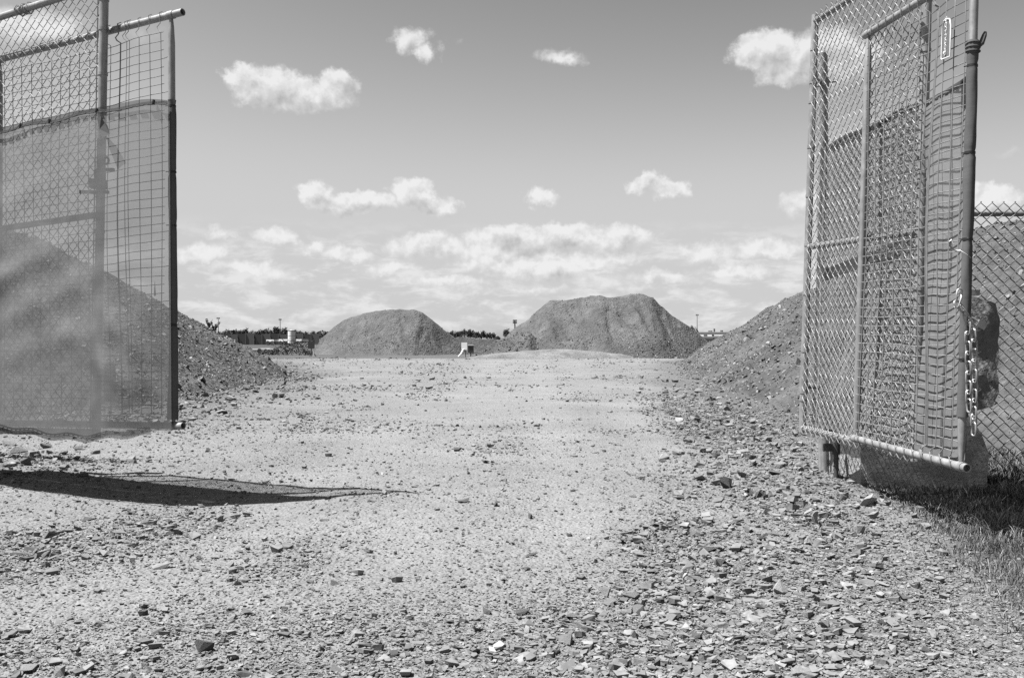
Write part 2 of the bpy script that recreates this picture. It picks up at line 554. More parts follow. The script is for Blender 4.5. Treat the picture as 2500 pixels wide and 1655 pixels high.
def mat_concrete(base):
    def f(t, p):
        pos = worldpos(t)
        n = t.noise(pos, 6, 6, .65); n2 = t.noise(pos, 45, 4, .6)
        v = t.new('ShaderNodeTexVoronoi'); t.l.new(pos, v.inputs['Vector']); v.inputs['Scale'].default_value = 70
        s_ = t.new('ShaderNodeSeparateColor'); t.l.new(v.outputs['Color'], s_.inputs[0])
        ag = t.maprange(s_.outputs[0], .0, .18, .35, 1)
        ag = t.mix(t.maprange(v.outputs['Distance'], .25, .45, 1, 0), 1.0, ag)
        c = t.math('MULTIPLY', base, t.maprange(n, .3, .7, .7, 1.25)); c = t.math('MULTIPLY', c, t.maprange(n2, .3, .7, .85, 1.15))
        c = t.math('MULTIPLY', c, ag)
        t.put(p.inputs['Base Color'], t.grey(c)); p.inputs['Roughness'].default_value = .95
        h = t.math('ADD', t.math('MULTIPLY', n, 1.5), n2); h = t.math('ADD', h, t.math('MULTIPLY', ag, .5))
        t.l.new(t.bump(h, .8, .012), p.inputs['Normal'])
    return f


def mat_plain(base, rough=.8, var=.15, scale=6.0, spec=.3):
    def f(t, p):
        n = t.noise(worldpos(t), scale, 4, .6)
        t.put(p.inputs['Base Color'], t.grey(t.math('MULTIPLY', base, t.maprange(n, .3, .7, 1 - var, 1 + var))))
        p.inputs['Roughness'].default_value = rough; p.inputs['Specular IOR Level'].default_value = spec
    return f


def mat_leaf(base, rough=.7):
    def f(t, p):
        n = t.noise(worldpos(t), 1.3, 4, .6)
        tone = t.new('ShaderNodeAttribute', attribute_name='tone').outputs['Fac']
        t.put(p.inputs['Base Color'], t.grey(t.math('MULTIPLY', t.math('MULTIPLY', base, tone), t.maprange(n, .3, .7, .75, 1.25))))
        p.inputs['Roughness'].default_value = rough; p.inputs['Specular IOR Level'].default_value = .2
    return f


M = {
    'ground': material('gravel_ground', mat_ground), 'stone': material('gravel_stone', mat_stone),
    'rock': material('loose_rock', mat_rock_single(.125)), 'rock_dark': material('dark_rock', mat_rock_single(.06)),
    'rock_pale': material('pale_rock', mat_rock_single(.20)),
    'soil': material('mound_soil', mat_mound(.067)), 'soil_far': material('far_mound_soil', mat_mound(.072, .6)),
    'soil_dark': material('rough_dark_soil', mat_mound(.045, 1.3)), 'soil_light': material('sandy_apron', mat_mound(.12, .3)),
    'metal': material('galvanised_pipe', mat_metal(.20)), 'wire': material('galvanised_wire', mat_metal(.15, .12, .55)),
    'link_wire': material('shade_toned_link_wire', mat_metal(.08, .1, .6)),  # darker copy of the wire tone, painting in the backlit left mesh
    'dark_metal': material('dark_steel', mat_metal(.05, .3, .5)), 'chain': material('bright_chain_steel', mat_metal(.26, .6, .45)),
    'brass': material('padlock_metal', mat_metal(.16, .5, .35)),
    'scrim': material('sheer_screen_cloth', mat_fabric(.195, .355)), 'scrim_dense': material('dense_screen_cloth', mat_fabric(.19, .36)),
    'sleeve': material('wrapped_screen_cloth', mat_fabric(.095, 0, True)), 'hem': material('hem_cloth', mat_fabric(.05, .3)),
    'black': material('black_tie', mat_plain(.012, .5)), 'concrete': material('old_concrete', mat_concrete(.21)), 'concrete_dark': material('shade_toned_concrete', mat_concrete(.14)),  # lump concrete darkened in colour for the shade it stands in
    'grass': material('grass_blades', mat_leaf(.065, .6)), 'foliage': material('far_foliage', mat_leaf(.018)),
    'bark': material('bark', mat_plain(.05)), 'white': material('white_paint', mat_plain(.52, .6, .08)),
    'board_white': material('board_paint', mat_plain(.32, .6, .06)), 'light_grey': material('light_grey_paint', mat_plain(.19, .6, .1)), 'mid_grey': material('mid_grey_paint', mat_plain(.08, .6, .1)),
    'dark': material('dark_opening', mat_plain(.02, .7)), 'glass': material('dark_window_glass', mat_plain(.025, .15, .05, 3, .6)),
    'plate': material('name_plate_grey', mat_plain(.09, .5, .05)),
    'brush': material('dead_brush', mat_plain(.03)), 'twig': material('pale_twig', mat_plain(.16)),
}

# ------------------------------------------------------------------ ground sheet
def axis(segs):
    out = []
    for (a, b, st) in segs:
        n = max(1, int(round((b - a) / st))); out += list(np.linspace(a, b, n, endpoint=False))
    return out + [segs[-1][1]]


gx = axis([(-3000, -400, 400), (-400, -60, 30), (-60, -16, 2), (-16, -6, .3), (-6, -3, .06), (-3, 3, .03), (3, 6, .06), (6, 16, .3), (16, 60, 2), (60, 400, 30), (400, 3000, 400)])
gy = axis([(-3000, -400, 400), (-400, -30, 30), (-30, 0, 2), (0, 2.4, .2), (2.4, 7, .03), (7, 11, .05), (11, 18, .12), (18, 56, .4), (56, 100, 2), (100, 400, 20), (400, 3000, 400)])
gx = np.array(gx); gy = np.array(gy)
X, Y = np.meshgrid(gx, gy)
Z = ground_z(X, Y)
nx, ny = len(gx), len(gy)
idx = np.arange(nx * ny).reshape(ny, nx)
faces = np.stack([idx[:-1, :-1], idx[:-1, 1:], idx[1:, 1:], idx[1:, :-1]], -1).reshape(-1, 4)
c_ = coarse(X, Y)
tone = .128 - .018 * c_ + .020 * fbm(X, Y, .6, 4, 60)
tone = tone * (1 - .45 * sstep(47.5, 49.5, Y + 1.0 * fbm(X, Y, .4, 2, 61)))          # darker dirt pad behind the lip
tone = tone * (1 - .6 * sstep(0, .25, X - grass_edge(Y)) * sstep(12, 8, Y) * sstep(-1, 0, Y))  # verge soil darkened further, painting deeper shade under the grass
tone = tone * (1 - .3 * sstep(80, 160, np.hypot(X, Y)))
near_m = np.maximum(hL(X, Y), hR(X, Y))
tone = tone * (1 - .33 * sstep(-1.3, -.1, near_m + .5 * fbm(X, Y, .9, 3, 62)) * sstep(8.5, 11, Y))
tone = tone + .010 * ruts(X, Y) * sstep(50, 40, Y)
track = np.exp(-((X - np.interp(Y, [0, 12, 45], [.2, .3, 1.2])) / .45) ** 2) + np.exp(-((X - np.interp(Y, [0, 12, 45], [-1.5, -1.4, -.9])) / .45) ** 2)
tone = tone + .004 * track * sstep(3, 6, Y) * sstep(50, 40, Y)
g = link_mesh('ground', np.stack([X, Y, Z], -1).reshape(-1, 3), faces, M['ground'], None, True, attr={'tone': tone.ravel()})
tag(g, 'pale compacted gravel yard running through the open gates', kind='structure')

# ------------------------------------------------------------------ mounds
def prof_h(tab, yc, flat_w, slope, seed, dist, rough=.1, gully=.12):
    """pile with the crest line given by its outline seen at the distance `dist`"""
    xs = np.array([(sx - 1250) / FPX * dist for sx, _ in tab]); hs = np.array([EYE + (830 - sy) / FPX * dist for _, sy in tab])

    def f(x, y):
        S = np.interp(x, xs, hs, left=-.6, right=-.6)
        d = np.abs(y - yc); d = np.maximum(0, d - flat_w)
        dd = np.where(d < 1, d * d / 2, d - .5)
        h = S - slope * dd
        on = sstep(-.05, .6, h)
        gl = gully * .5 * np.abs(fbm(x, y * .25, .9, 3, seed + 2)) * sstep(.2, 1.2, d)
        gl = gl + .20 * np.exp(-(fbm(x + .25 * y, y * .12, 1.5, 2, seed + 9) / .045) ** 2) * sstep(.3, 1.2, d) * sstep(.3, .9, h)
        return h + on * (rough * fbm(x, y, .8, 4, seed) + rough * .4 * fbm(x, y, 4, 2, seed + 5) - gl)
    return f


def mound(hf, x0, x1, y0, y1, st, mat, name, label, cat='mound', group=None):
    xs = np.arange(x0, x1, st); ys = np.arange(y0, y1, st)
    X, Y = np.meshgrid(xs, ys); H = hf(X, Y); Zg = ground_z(X, Y)
    Zm = np.where(H > -.08, Zg + H, Zg - .08 - .3 * np.clip(-H, 0, 1))
    id_ = np.arange(X.size).reshape(X.shape)
    f = np.stack([id_[:-1, :-1], id_[:-1, 1:], id_[1:, 1:], id_[1:, :-1]], -1).reshape(-1, 4)
    keep = (H.ravel()[f] > -.35).any(1); f = f[keep]
    used = np.unique(f); re_ = np.full(X.size, -1); re_[used] = np.arange(len(used))
    cx, cy = X.ravel()[used].mean(), Y.ravel()[used].mean()
    v = np.stack([X.ravel()[used] - cx, Y.ravel()[used] - cy, Zm.ravel()[used]], -1)
    o = link_mesh(name, v, re_[f], mat, None, True); o.location = (cx, cy, 0)
    return tag(o, label, cat, group)


TAB_A = [(735, 900), (768, 862), (775, 848), (790, 826), (812, 808), (844, 784), (875, 770), (900, 761), (935, 757), (960, 756), (1010, 757), (1030, 763), (1050, 777), (1068, 791), (1084, 806), (1104, 823), (1126, 840), (1150, 855), (1180, 890)]
TAB_B = [(1185, 890), (1205, 850), (1230, 830), (1250, 810), (1272, 795), (1292, 780), (1315, 758), (1341, 737), (1360, 735), (1395, 736), (1420, 731), (1445, 724), (1460, 722), (1480, 727), (1510, 726), (1540, 722), (1570, 724), (1588, 731), (1605, 750), (1630, 770), (1660, 788), (1690, 812), (1720, 838), (1745, 858), (1770, 900)]
hA = prof_h(TAB_A, 67.5, .6, .62, 110, 67.5, .17, .5)
hB = prof_h(TAB_B, 60.0, .8, .60, 130, 60.0, .18, .6)
TAB_C = [(1130, 900), (1165, 868), (1190, 850), (1215, 832), (1240, 826), (1262, 818), (1290, 812), (1330, 850), (1350, 900)]
hC = prof_h(TAB_C, 57.0, .2, .6, 150, 57.0, .22, .1)
TAB_D = [(1480, 900), (1510, 868), (1540, 842), (1575, 824), (1610, 821), (1645, 834), (1685, 852), (1730, 874), (1760, 900)]
hD = prof_h(TAB_D, 53.6, .1, .5, 170, 53.6, .22, .1)
TAB_E = [(1040, 880), (1085, 836), (1120, 826), (1200, 828), (1240, 840), (1260, 880)]
hE = prof_h(TAB_E, 74, .5, .5, 180, 74, .2, .1)
TAB_G = [(600, 900), (650, 862), (700, 846), (745, 838), (790, 848), (830, 880)]
hG = prof_h(TAB_G, 72, .4, .35, 190, 72, .15, .05)


def apron(x, y):
    a = (x - 2.6) / 5.2; b = (y - 54.2) / 4.6
    h = .50 * (1 - np.hypot(a, b) ** 1.6) * sstep(-6, 3, x + 4)
    return np.where(h > 0, h, h) + .05 * fbm(x, y, .7, 3, 200) - .03


mound(hL, -32, -3, 4, 48, .13, M['soil'], 'dirt_mound', 'long stony dirt mound rising behind the cloth-covered left gate')
mound(hR, 2.5, 26, 3, 52, .13, M['soil'], 'dirt_mound', 'tall stony dirt bank behind the right gate and chain-link fence')
mound(hA, -14, -2, 60, 74, .12, M['soil_far'], 'dirt_mound', 'smaller flat-topped earth pile left of the centre of the yard')
mound(hB, -1.5, 13.5, 53, 67, .12, M['soil_far'], 'dirt_mound', 'largest flat-topped earth pile, standing in the centre background')
mound(hC, -4, 3.5, 53, 61, .12, M['soil_far'], 'dirt_mound', 'low lumpy spoil heap at the left foot of the largest pile')
mound(hD, 4.2, 12, 50, 57, .10, M['soil_dark'], 'dirt_mound', 'low stony heap against the right front foot of the largest pile')
mound(hE, -8, 2, 71, 78, .2, M['soil_dark'], 'dirt_mound', 'low dark spoil bank seen between the two flat-topped piles')
mound(hG, -20, -11, 69, 76, .2, M['soil_far'], 'dirt_mound', 'low smooth soil heap under the brushwood beyond the left mound')
mound(apron, -4, 12, 48.5, 60, .2, M['soil_light'], 'sand_apron', 'pale packed sandy ramp in front of the largest pile')

# ------------------------------------------------------------------ stone templates
def hull(n, seed, flat=.5):
    r = random.Random(seed)
    import bmesh
    bm = bmesh.new()
    for i in range(n):
        th = r.uniform(0, 2 * math.pi); z = r.uniform(-1, 1); q = math.sqrt(1 - z * z); k = r.uniform(.72, 1.0)
        # squarish, broken outline
        x, y = q * math.cos(th), q * math.sin(th)
        m = max(abs(x), abs(y), 1e-6) ** .2
        bm.verts.new((x * k / m, y * k / m * r.uniform(.75, 1), z * flat * k))
    bmesh.ops.convex_hull(bm, input=bm.verts)
    for v in [v for v in bm.verts if not v.link_faces]: bm.verts.remove(v)
    bmesh.ops.triangulate(bm, faces=bm.faces[:])
    bm.verts.index_update()
    V = np.array([v.co[:] for v in bm.verts]); Fc = np.array([[v.index for v in f.verts] for f in bm.faces])
    bm.free()
    V /= np.abs(V[:, :2]).max()
    return V, Fc


def slab(seed):
    r = random.Random(seed); n = 4 + seed % 2; V = []; ph = r.uniform(0, 6)
    ra = [r.uniform(.62, 1.0) for _ in range(n)]; an = [ph + 6.283 * (i + r.uniform(-.25, .25)) / n for i in range(n)]
    fl = r.uniform(.24, .44)
    for lv in (0, 1):
        for i in range(n):
            k = ra[i] * (r.uniform(.72, .95) if lv == 0 else 1.0 if r.random() < .8 else .8)
            V.append((k * math.cos(an[i]), k * math.sin(an[i]), (-.55 if lv == 0 else 1 + r.uniform(-.6, .45)) * fl))
    F = [(i, (i + 1) % n, n + (i + 1) % n) for i in range(n)] + [(i, n + (i + 1) % n, n + i) for i in range(n)] + [(n, n + i, n + i + 1) for i in range(1, n - 1)]
    return np.array(V), np.array(F)


TPL = [slab(900 + i) for i in range(30)] + [hull(7 + i % 2, 100 + i, .45 + .3 * random.random()) for i in range(22)]


def scatter(name, P, S, tones, label, mat, tilt=.35, sink=.25, flatrange=(.6, 1.1)):
    """many small stones as one mesh: P positions, S half sizes"""
    n = len(P); r = np.random.default_rng(len(P))
    k = r.integers(0, len(TPL), n); VV = []; FF = []; TT = []; base = 0
    yaw = r.uniform(0, 2 * np.pi, n); tx = r.normal(0, tilt, n); ty = r.normal(0, tilt, n)  # lie nearly flat
    asp = r.uniform(.55, 1.0, n); fl = r.uniform(flatrange[0], flatrange[1], n)
    for q in range(len(TPL)):
        m = np.where(k == q)[0]
        if len(m) == 0: continue
        V, Fc = TPL[q]
        v = V[None] * np.stack([S[m], S[m] * asp[m], S[m] * fl[m]], -1)[:, None]
        c, s = np.cos(tx[m])[:, None], np.sin(tx[m])[:, None]
        y1 = v[..., 1] * c - v[..., 2] * s; z1 = v[..., 1] * s + v[..., 2] * c
        c, s = np.cos(ty[m])[:, None], np.sin(ty[m])[:, None]
        x1 = v[..., 0] * c + z1 * s; z2 = -v[..., 0] * s + z1 * c
        c, s = np.cos(yaw[m])[:, None], np.sin(yaw[m])[:, None]
        x2 = x1 * c - y1 * s; y2 = x1 * s + y1 * c
        w = np.stack([x2, y2, z2], -1) + P[m][:, None]
        w[..., 2] += (S[m] * sink)[:, None]
        VV.append(w.reshape(-1, 3)); FF.append((Fc[None] + (np.arange(len(m)) * len(V))[:, None, None] + base).reshape(-1, 3))
        TT.append(np.repeat(tones[m], len(V))); base += len(m) * len(V)
    o = link_mesh(name, np.concatenate(VV), np.concatenate(FF), mat, None, False, attr={'tone': np.concatenate(TT)})
    return tag(o, label, None, None, 'stuff')


# gravel: sizes follow a power law, the smallest worth building grows with distance
def gravel(n, ymin, ymax, smin, smax, seed, power=2.2, cpow=1.0, bias=.08, strip_only=False):
    r = np.random.default_rng(seed)
    u = r.uniform(0, 1, n * 4)
    y = 1 / (1 / ymin + u * (1 / ymax - 1 / ymin))
    x = r.uniform(-1, 1, n * 4) * (.56 * y + .25)
    keep = r.uniform(0, 1, n * 4) < (bias + (1 - bias) * coarse(x, y) ** cpow)
    if ymin > 9: keep &= r.uniform(0, 1, n * 4) < .12 + 1.2 * sstep(-.05, .3, fbm(x * 1.0, y * .45, .8, 3, 77))
    keep &= r.uniform(0, 1, n * 4) > .62 * ruts(x, y)
    if strip_only: keep &= (r.uniform(0, 1, n * 4) < .12 + .88 * sstep(1.7, .8, x - np.interp(y, XE_Y, XE_X)))
    keep &= (x < grass_edge(y) + r.normal(0, .12, n * 4) + .1) | (y > 8)
    keep &= (hL(x, y) < .15) & (hR(x, y) < .15)
    x, y = x[keep][:n], y[keep][:n]
    s = smin * (1 - r.uniform(0, 1, len(x)) * (1 - (smax / smin) ** (-power))) ** (-1 / power)
    s = s * np.maximum(.85, (y / 3.2)) ** .72
    t_ = .122 * r.lognormal(0, .18, len(x)); dk = r.uniform(0, 1, len(x)) < .07; t_[dk] *= .55
    return np.stack([x, y, ground_z(x, y)], -1), s, np.clip(t_, .03, .25)


P, S, T = gravel(92000, 2.5, 11.0, .0036, .012, 3, 2.4, .8, .17)
scatter('gravel', P, S, T, 'loose crushed stone spread over the near yard', M['stone'], .2)
P, S, T = gravel(9500, 2.5, 26, .009, .034, 4, 2.4, 1.6, .02, True)
scatter('rubble', P, S, T, 'coarser broken stone banked along the edges of the track', M['stone'], .16)
P, S, T = gravel(26000, 10, 50, .0042, .016, 8, 2.6, 1.0, .3)
scatter('gravel', P, S, T, 'stone scattered over the far part of the yard', M['stone'], .2)


def mound_stones(hf, n, x0, x1, y0, y1, smin, smax, seed, label, hmin=-.02, tone=.10, facing=True):
    r = np.random.default_rng(seed)
    x = r.uniform(x0, x1, n * 3); y = r.uniform(y0, y1, n * 3); h = hf(x, y)
    k = h > hmin - (.28 if smax > .08 else 0)
    k &= (h > 0) | (r.uniform(0, 1, n * 3) < .5 + h)
    k &= r.uniform(0, 1, n * 3) < (np.clip(1.15 - .25 * h, .35, 1) if y0 < 40 else np.clip(1.25 - .6 * h, .13, 1))
    x, y, h = x[k][:n], y[k][:n], h[k][:n]
    s = smin * (1 - r.uniform(0, 1, len(x)) * (1 - (smax / smin) ** (-2.6))) ** (-1 / 2.6)
    s *= np.clip(y / 16, .6, 1.25)
    t_ = tone * r.lognormal(0, .35, len(x))
    scatter('stones_on_mound', np.stack([x, y, np.maximum(h, 0) + ground_z(x, y)], -1), s, np.clip(t_, .02, .22), label, M['stone'], .6, .15, (.7, 1.4))


mound_stones(hL, 13000, -13.5, -3.5, 7, 44, .017, .085, 21, 'stones strewn over the slope of the left mound')
mound_stones(hR, 13000, 2.8, 11.5, 6, 46, .017, .085, 22, 'stones strewn over the slope of the right bank')
mound_stones(hA, 1300, -12, -3.5, 60, 68, .016, .07, 23, 'stones on the smaller flat-topped pile', .1, .085)
mound_stones(hB, 3800, -1, 12.5, 54, 60.5, .016, .06, 24, 'stones on the largest flat-topped pile', .1, .095)
mound_stones(hC, 700, -3, 3, 54, 58, .03, .13, 25, 'lumps on the low spoil heap', .05, .085)
mound_stones(hD, 1300, 5, 11.5, 50.5, 54.5, .022, .08, 26, 'stones on the low heap at the right foot', .0, .085)

# ------------------------------------------------------------------ single rocks (things)
import bmesh


def rock_mesh(seed, flat, n=16):
    V, Fc = hull(max(9, n - 4), seed, flat)
    me = bpy.data.meshes.new('rock'); me.from_pydata([tuple(v) for v in V], [], [tuple(int(i) for i in f) for f in Fc]); me.update()
    bm = bmesh.new(); bm.from_mesh(me)
    bmesh.ops.dissolve_limit(bm, angle_limit=.25, verts=bm.verts[:], edges=bm.edges[:])
    bmesh.ops.bevel(bm, geom=bm.edges[:], offset=.025, segments=1, affect='EDGES')
    bmesh.ops.triangulate(bm, faces=bm.faces[:])
    r = random.Random(seed)
    for v in bm.verts: v.co += Vector((r.uniform(-1, 1), r.uniform(-1, 1), r.uniform(-1, 1))) * .018
    bm.to_mesh(me); bm.free(); me.polygons.foreach_set('use_smooth', [False] * len(me.polygons))
    return me


ROCKS = [rock_mesh(500 + i, [.42, .55, .7, .95][i % 4], 14 + i % 5) for i in range(16)]


def rock_at(sx, sy, w, label, mat='rock', flat=1, tilt=None, group=None, h=1.0, z=None, seed=None):
    """sx, sy: foot of the rock in the photograph, w: its width there in pixels"""
    x, y, gz = ray_ground(sx, sy)
    s = w * 1.12 / 2 / FPX * y
    me = ROCKS[(seed if seed is not None else flat * 3 + int(sx)) % len(ROCKS)]
    key = mat + me.name
    m2 = bpy.data.meshes.get(key)
    if m2 is None:
        m2 = me.copy(); m2.name = key; m2.materials.clear(); m2.materials.append(M[mat])
    o = bpy.data.objects.new('rock', m2); COL.objects.link(o)
    o.location = (x, y + s * .5, gz + s * .3 * h); o.scale = (s, s * .85, s * h)
    rr2 = random.Random(int(sx * 7 + sy))
    o.rotation_euler = tilt if tilt else (rr2.uniform(-.3, .3), rr2.uniform(-.3, .3), rr2.uniform(0, 6.28))
    return tag(o, label, 'rock', group)


rock_at(497, 1592, 44, 'dark-faced blocky stone lying alone in the bottom left foreground', 'rock_dark', h=1.1, seed=3, tilt=(0, 0, .4))
rock_at(1271, 1502, 38, 'dark flat rounded stone in the lower centre of the gravel', 'rock_dark', h=.8, seed=1)
rock_at(1908, 1452, 42, 'white cube-like stone with a dark right side, lower right', 'rock_pale', h=1.5, seed=7, tilt=(.1, -.1, .7))
rock_at(2100, 1306, 38, 'pale wedge-shaped stone at the edge of the grass', 'rock_pale', h=1.3, seed=2, tilt=(.2, .3, .3))
rock_at(1990, 1283, 17, 'small white stone standing upright left of the pale wedge', 'rock_pale', h=2.2, seed=11, tilt=(0, .1, .2))
rock_at(213, 1272, 46, 'long flat stone just below the gate shadow at left', 'rock', h=.7, seed=0)
rock_at(1775, 1193, 34, 'biggest dark block of the rubble strip at mid right', 'rock_dark', h=1.3, seed=3)
rock_at(1857, 1218, 22, 'dark half-round stone right of the rubble strip', 'rock_dark', h=1.4, seed=6)
rock_at(1186, 1131, 20, 'small dark cupped stone in the middle of the smooth track', 'rock_dark', h=.8, seed=5)
rock_at(1297, 1357, 26, 'dark bone-shaped stone at centre of the smooth gravel', 'rock_dark', h=.6, seed=4)
rock_at(960, 1603, 28, 'pointed dark stone near the bottom left of centre', 'rock_dark', h=1.0, seed=9)
rock_at(1412, 1513, 62, 'broad flat slab half buried at lower centre', 'rock', h=.5, seed=0)
rock_at(1735, 1350, 56, 'large light slab lying in the coarse strip at right', 'rock', h=.8, seed=12)
rock_at(1760, 1382, 38, 'grey angular stone leaning below the large light slab', 'rock', h=1.1, seed=10)
rock_at(1822, 947, 26, 'rounded boulder at the foot of the right bank', 'rock', h=1.4, seed=7)
rock_at(1885, 930, 22, 'pale flat rock part way up the right bank foot', 'rock_pale', h=.9, seed=8)
rock_at(1912, 1608, 44, 'grey flat-topped stone at the bottom right', 'rock', h=1.0, seed=13)
rock_at(1965, 1652, 58, 'broad stone cut by the bottom edge at right', 'rock', h=.8, seed=12)
rock_at(62, 1640, 62, 'wide pale stone in the bottom left corner', 'rock', h=.6, seed=8)
rock_at(140, 1652, 44, 'round pale stone right of the corner stone, bottom left', 'rock', h=.9, seed=15)
rock_at(2060, 1228, 16, 'small square stone in front of the broken concrete block', 'rock', h=1.6, seed=3)
rock_at(2118, 1226, 74, 'added pale chunk standing in for the sunlit broken corner of the block', 'rock_pale', h=1.25, seed=13, tilt=(.15, -.5, .5))  # chunk added to supply the lit broken corner of the block
for (sx, sy, w) in ((1700, 1030, 36), (1790, 1035, 30), (1748, 1140, 36), (1715, 1175, 40), (1765, 1120, 28), (1810, 1165, 30), (1690, 1125, 26),
                    (1845, 1120, 26), (1875, 1075, 26), (1600, 1430, 34), (1545, 1462, 42), (1650, 1440, 30), (1560, 1500, 46), (1490, 1480, 36), (1480, 1455, 30), (1640, 1515, 30),
                    (1590, 1400, 30), (1700, 1310, 36), (1890, 1160, 30), (1925, 1120, 34), (1905, 1140, 30), (1870, 1175, 26), (1950, 1165, 24), (1540, 1560, 40), (1620, 1590, 30), (1380, 1575, 44), (1350, 1600, 32), (1300, 1470, 20),
                    (45, 1105, 46), (20, 1088, 40), (80, 1120, 34), (110, 1095, 30), (150, 1110, 26), (60, 1132, 30), (25, 1130, 40), (190, 1098, 26), (230, 1108, 24), (5, 1110, 34)):
    rock_at(sx, sy, w, 'angular grey rock bedded in the coarse rubble', 'rock', h=random.uniform(.6, 1.1), group='angular rocks bedded in the coarse rubble')
rl = np.random.default_rng(99)
cnt = 0
while cnt < 130:
    sy = 905 + 730 * rl.uniform() ** .8; sx = rl.uniform(20, 2300)
    x, y, gz = ray_ground(sx, sy)
    if x > grass_edge(y) - .1 or hL(np.array([x]), np.array([y]))[0] > -.2 or hR(np.array([x]), np.array([y]))[0] > -.2: continue
    rock_at(sx, sy, rl.uniform(10, 22) * (.55 + .5 * (sy - 900) / 700), 'small loose stone lying on the open gravel', ['rock', 'rock_dark'][int(rl.uniform() < .45)],
            h=rl.uniform(.6, 1.2), group='small loose stones on the open gravel', seed=cnt)
    cnt += 1

# ------------------------------------------------------------------ grass verge
def grass(n, seed):
    r = np.random.default_rng(seed)
    y = r.uniform(2.6, 9.0, n * 3); x = r.uniform(1.2, 4.9, n * 3)
    e = x - grass_edge(y) + .14 * fbm(x, y, 3, 3, 300)
    dens = sstep(-.10, .22, e) * (.35 + .65 * sstep(-.15, .15, fbm(x, y, 4, 2, 301))) * np.clip(7 / y, .3, 1)
    blk = (x > 2.12) & (x < 3.05) & (y > 6.15) & (y < 6.8)
    k = (r.uniform(0, 1, n * 3) < dens) & ~blk & (x < .56 * y + .4)
    x, y, e = x[k][:n], y[k][:n], e[k][:n]; n = len(x)
    L = r.uniform(.022, .062, n) * (.7 + .6 * sstep(-.1, .5, e)); L[r.uniform(0, 1, n) < .06] *= 1.7
    w = r.uniform(.0009, .0022, n) * np.maximum(1, y / 4.5)
    a = r.uniform(0, 2 * np.pi, n); lean = r.uniform(.3, 1.35, n); b = a + np.pi / 2 + r.normal(0, .5, n)
    ca, sa = np.cos(a), np.sin(a); cb, sb = np.cos(b), np.sin(b)
    z = ground_z(x, y) - .004
    V = np.zeros((n, 7, 3)); tp = [(0, 1.0), (.38, .9), (.75, .6), (1.0, 0.0)]
    for i, (t_, ww) in enumerate(tp):
        out = lean * L * t_ ** 1.7 * .75; up = L * (t_ - .28 * lean * t_ ** 2.2)
        cx, cy, cz = x + ca * out, y + sa * out, z + up
        if i < 3:
            V[:, 2 * i] = np.stack([cx - cb * w * ww, cy - sb * w * ww, cz], -1); V[:, 2 * i + 1] = np.stack([cx + cb * w * ww, cy + sb * w * ww, cz], -1)
        else: V[:, 6] = np.stack([cx, cy, cz], -1)
    F = np.array([[0, 1, 3], [0, 3, 2], [2, 3, 5], [2, 5, 4], [4, 5, 6]])
    fa = (F[None] + (np.arange(n) * 7)[:, None, None]).reshape(-1, 3)
    tn = np.repeat(r.lognormal(0, .45, n), 7)
    o = link_mesh('grass', V.reshape(-1, 3), fa, M['grass'], None, False, attr={'tone': tn})
    tag(o, 'tufts of rough grass along the foot of the right fence', None, None, 'stuff')


grass(56000, 31)

# ------------------------------------------------------------------ gate panels
def lerp(a, b, t): return a + (b - a) * t


class Panel:
    """four corners: near/far edge, bottom/top; u runs 0 (near edge) .. 1 (far edge), v in 0..1 from bottom to top"""

    def __init__(s, nb, nt, fb, ft):
        s.nb, s.nt, s.fb, s.ft = map(Vector, (nb, nt, fb, ft))
        s.n = (s.fb - s.nb).cross(s.nt - s.nb).normalized()
        s.W = (s.fb - s.nb).length; s.H = (s.nt - s.nb).length

    def p(s, u, v, off=0.0):
        return lerp(lerp(s.nb, s.fb, u), lerp(s.nt, s.ft, u), v) + s.n * off


def edge(sx0, sy0, sx1, sy1, H):
    """vertical edge from bottom pixel to top pixel with known real height"""
    d = FPX * H / (sy0 - sy1)
    return at(sx0, sy0, d), at(sx1, sy1, d)


# right side: welded-wire extension (E) in front, chain-link leaf (K) behind it
REn = edge(2350, 1140, 2384, -82, 2.40); REf = edge(2087, 1070, 2118, 84, 2.40)
RE = Panel(REn[0], REn[1], REf[0], REf[1])
RKn = edge(2235, 1113, 2266, -123, 2.75); RKf = edge(1959, 1045, 1990, 52, 2.75)
RK = Panel(RKn[0], RKn[1], RKf[0], RKf[1])
# left side
LEn = edge(430, 1039, 424, 36, 2.40); LEf = edge(2, 1032, 4, 145, 2.40)
LE = Panel(LEn[0], LEn[1], LEf[0], LEf[1])
if LE.n.y > 0: LE.n = -LE.n           # n points to the camera side
if RE.n.x > 0: RE.n = -RE.n
if RK.n.x > 0: RK.n = -RK.n


def on_plane(sx, sy, P, off):
    """point of the plane P (shifted by off towards the viewer) seen at a pixel"""
    d = Vector(((sx - 1250) / FPX, 1, (830 - sy) / FPX)); c = Vector((0, 0, EYE)); q = P.nb + P.n * off
    t = (q - c).dot(P.n) / d.dot(P.n); return c + d * t


LK = Panel(on_plane(235, 1056, LE, .06), on_plane(255, -39, LE, .06), on_plane(0, 1050, LE, .06), on_plane(2, 42, LE, .06))
if LK.n.y > 0: LK.n = -LK.n


def extend(P, k):
    P.fb = P.nb + (P.fb - P.nb) * k; P.ft = P.nt + (P.ft - P.nt) * k; P.W *= k


extend(LK, 1.62); extend(LE, 1.03)


def frame_pipe(P, a, b, r, mat, root, off=0.0, hollow=True, name='rail'):
    m = MB()
    if hollow: m.pipe(P.p(*a, off), P.p(*b, off), r)
    else: m.tube([P.p(*a, off), P.p(*b, off)], r, 14)
    return m.build(name, mat, root)


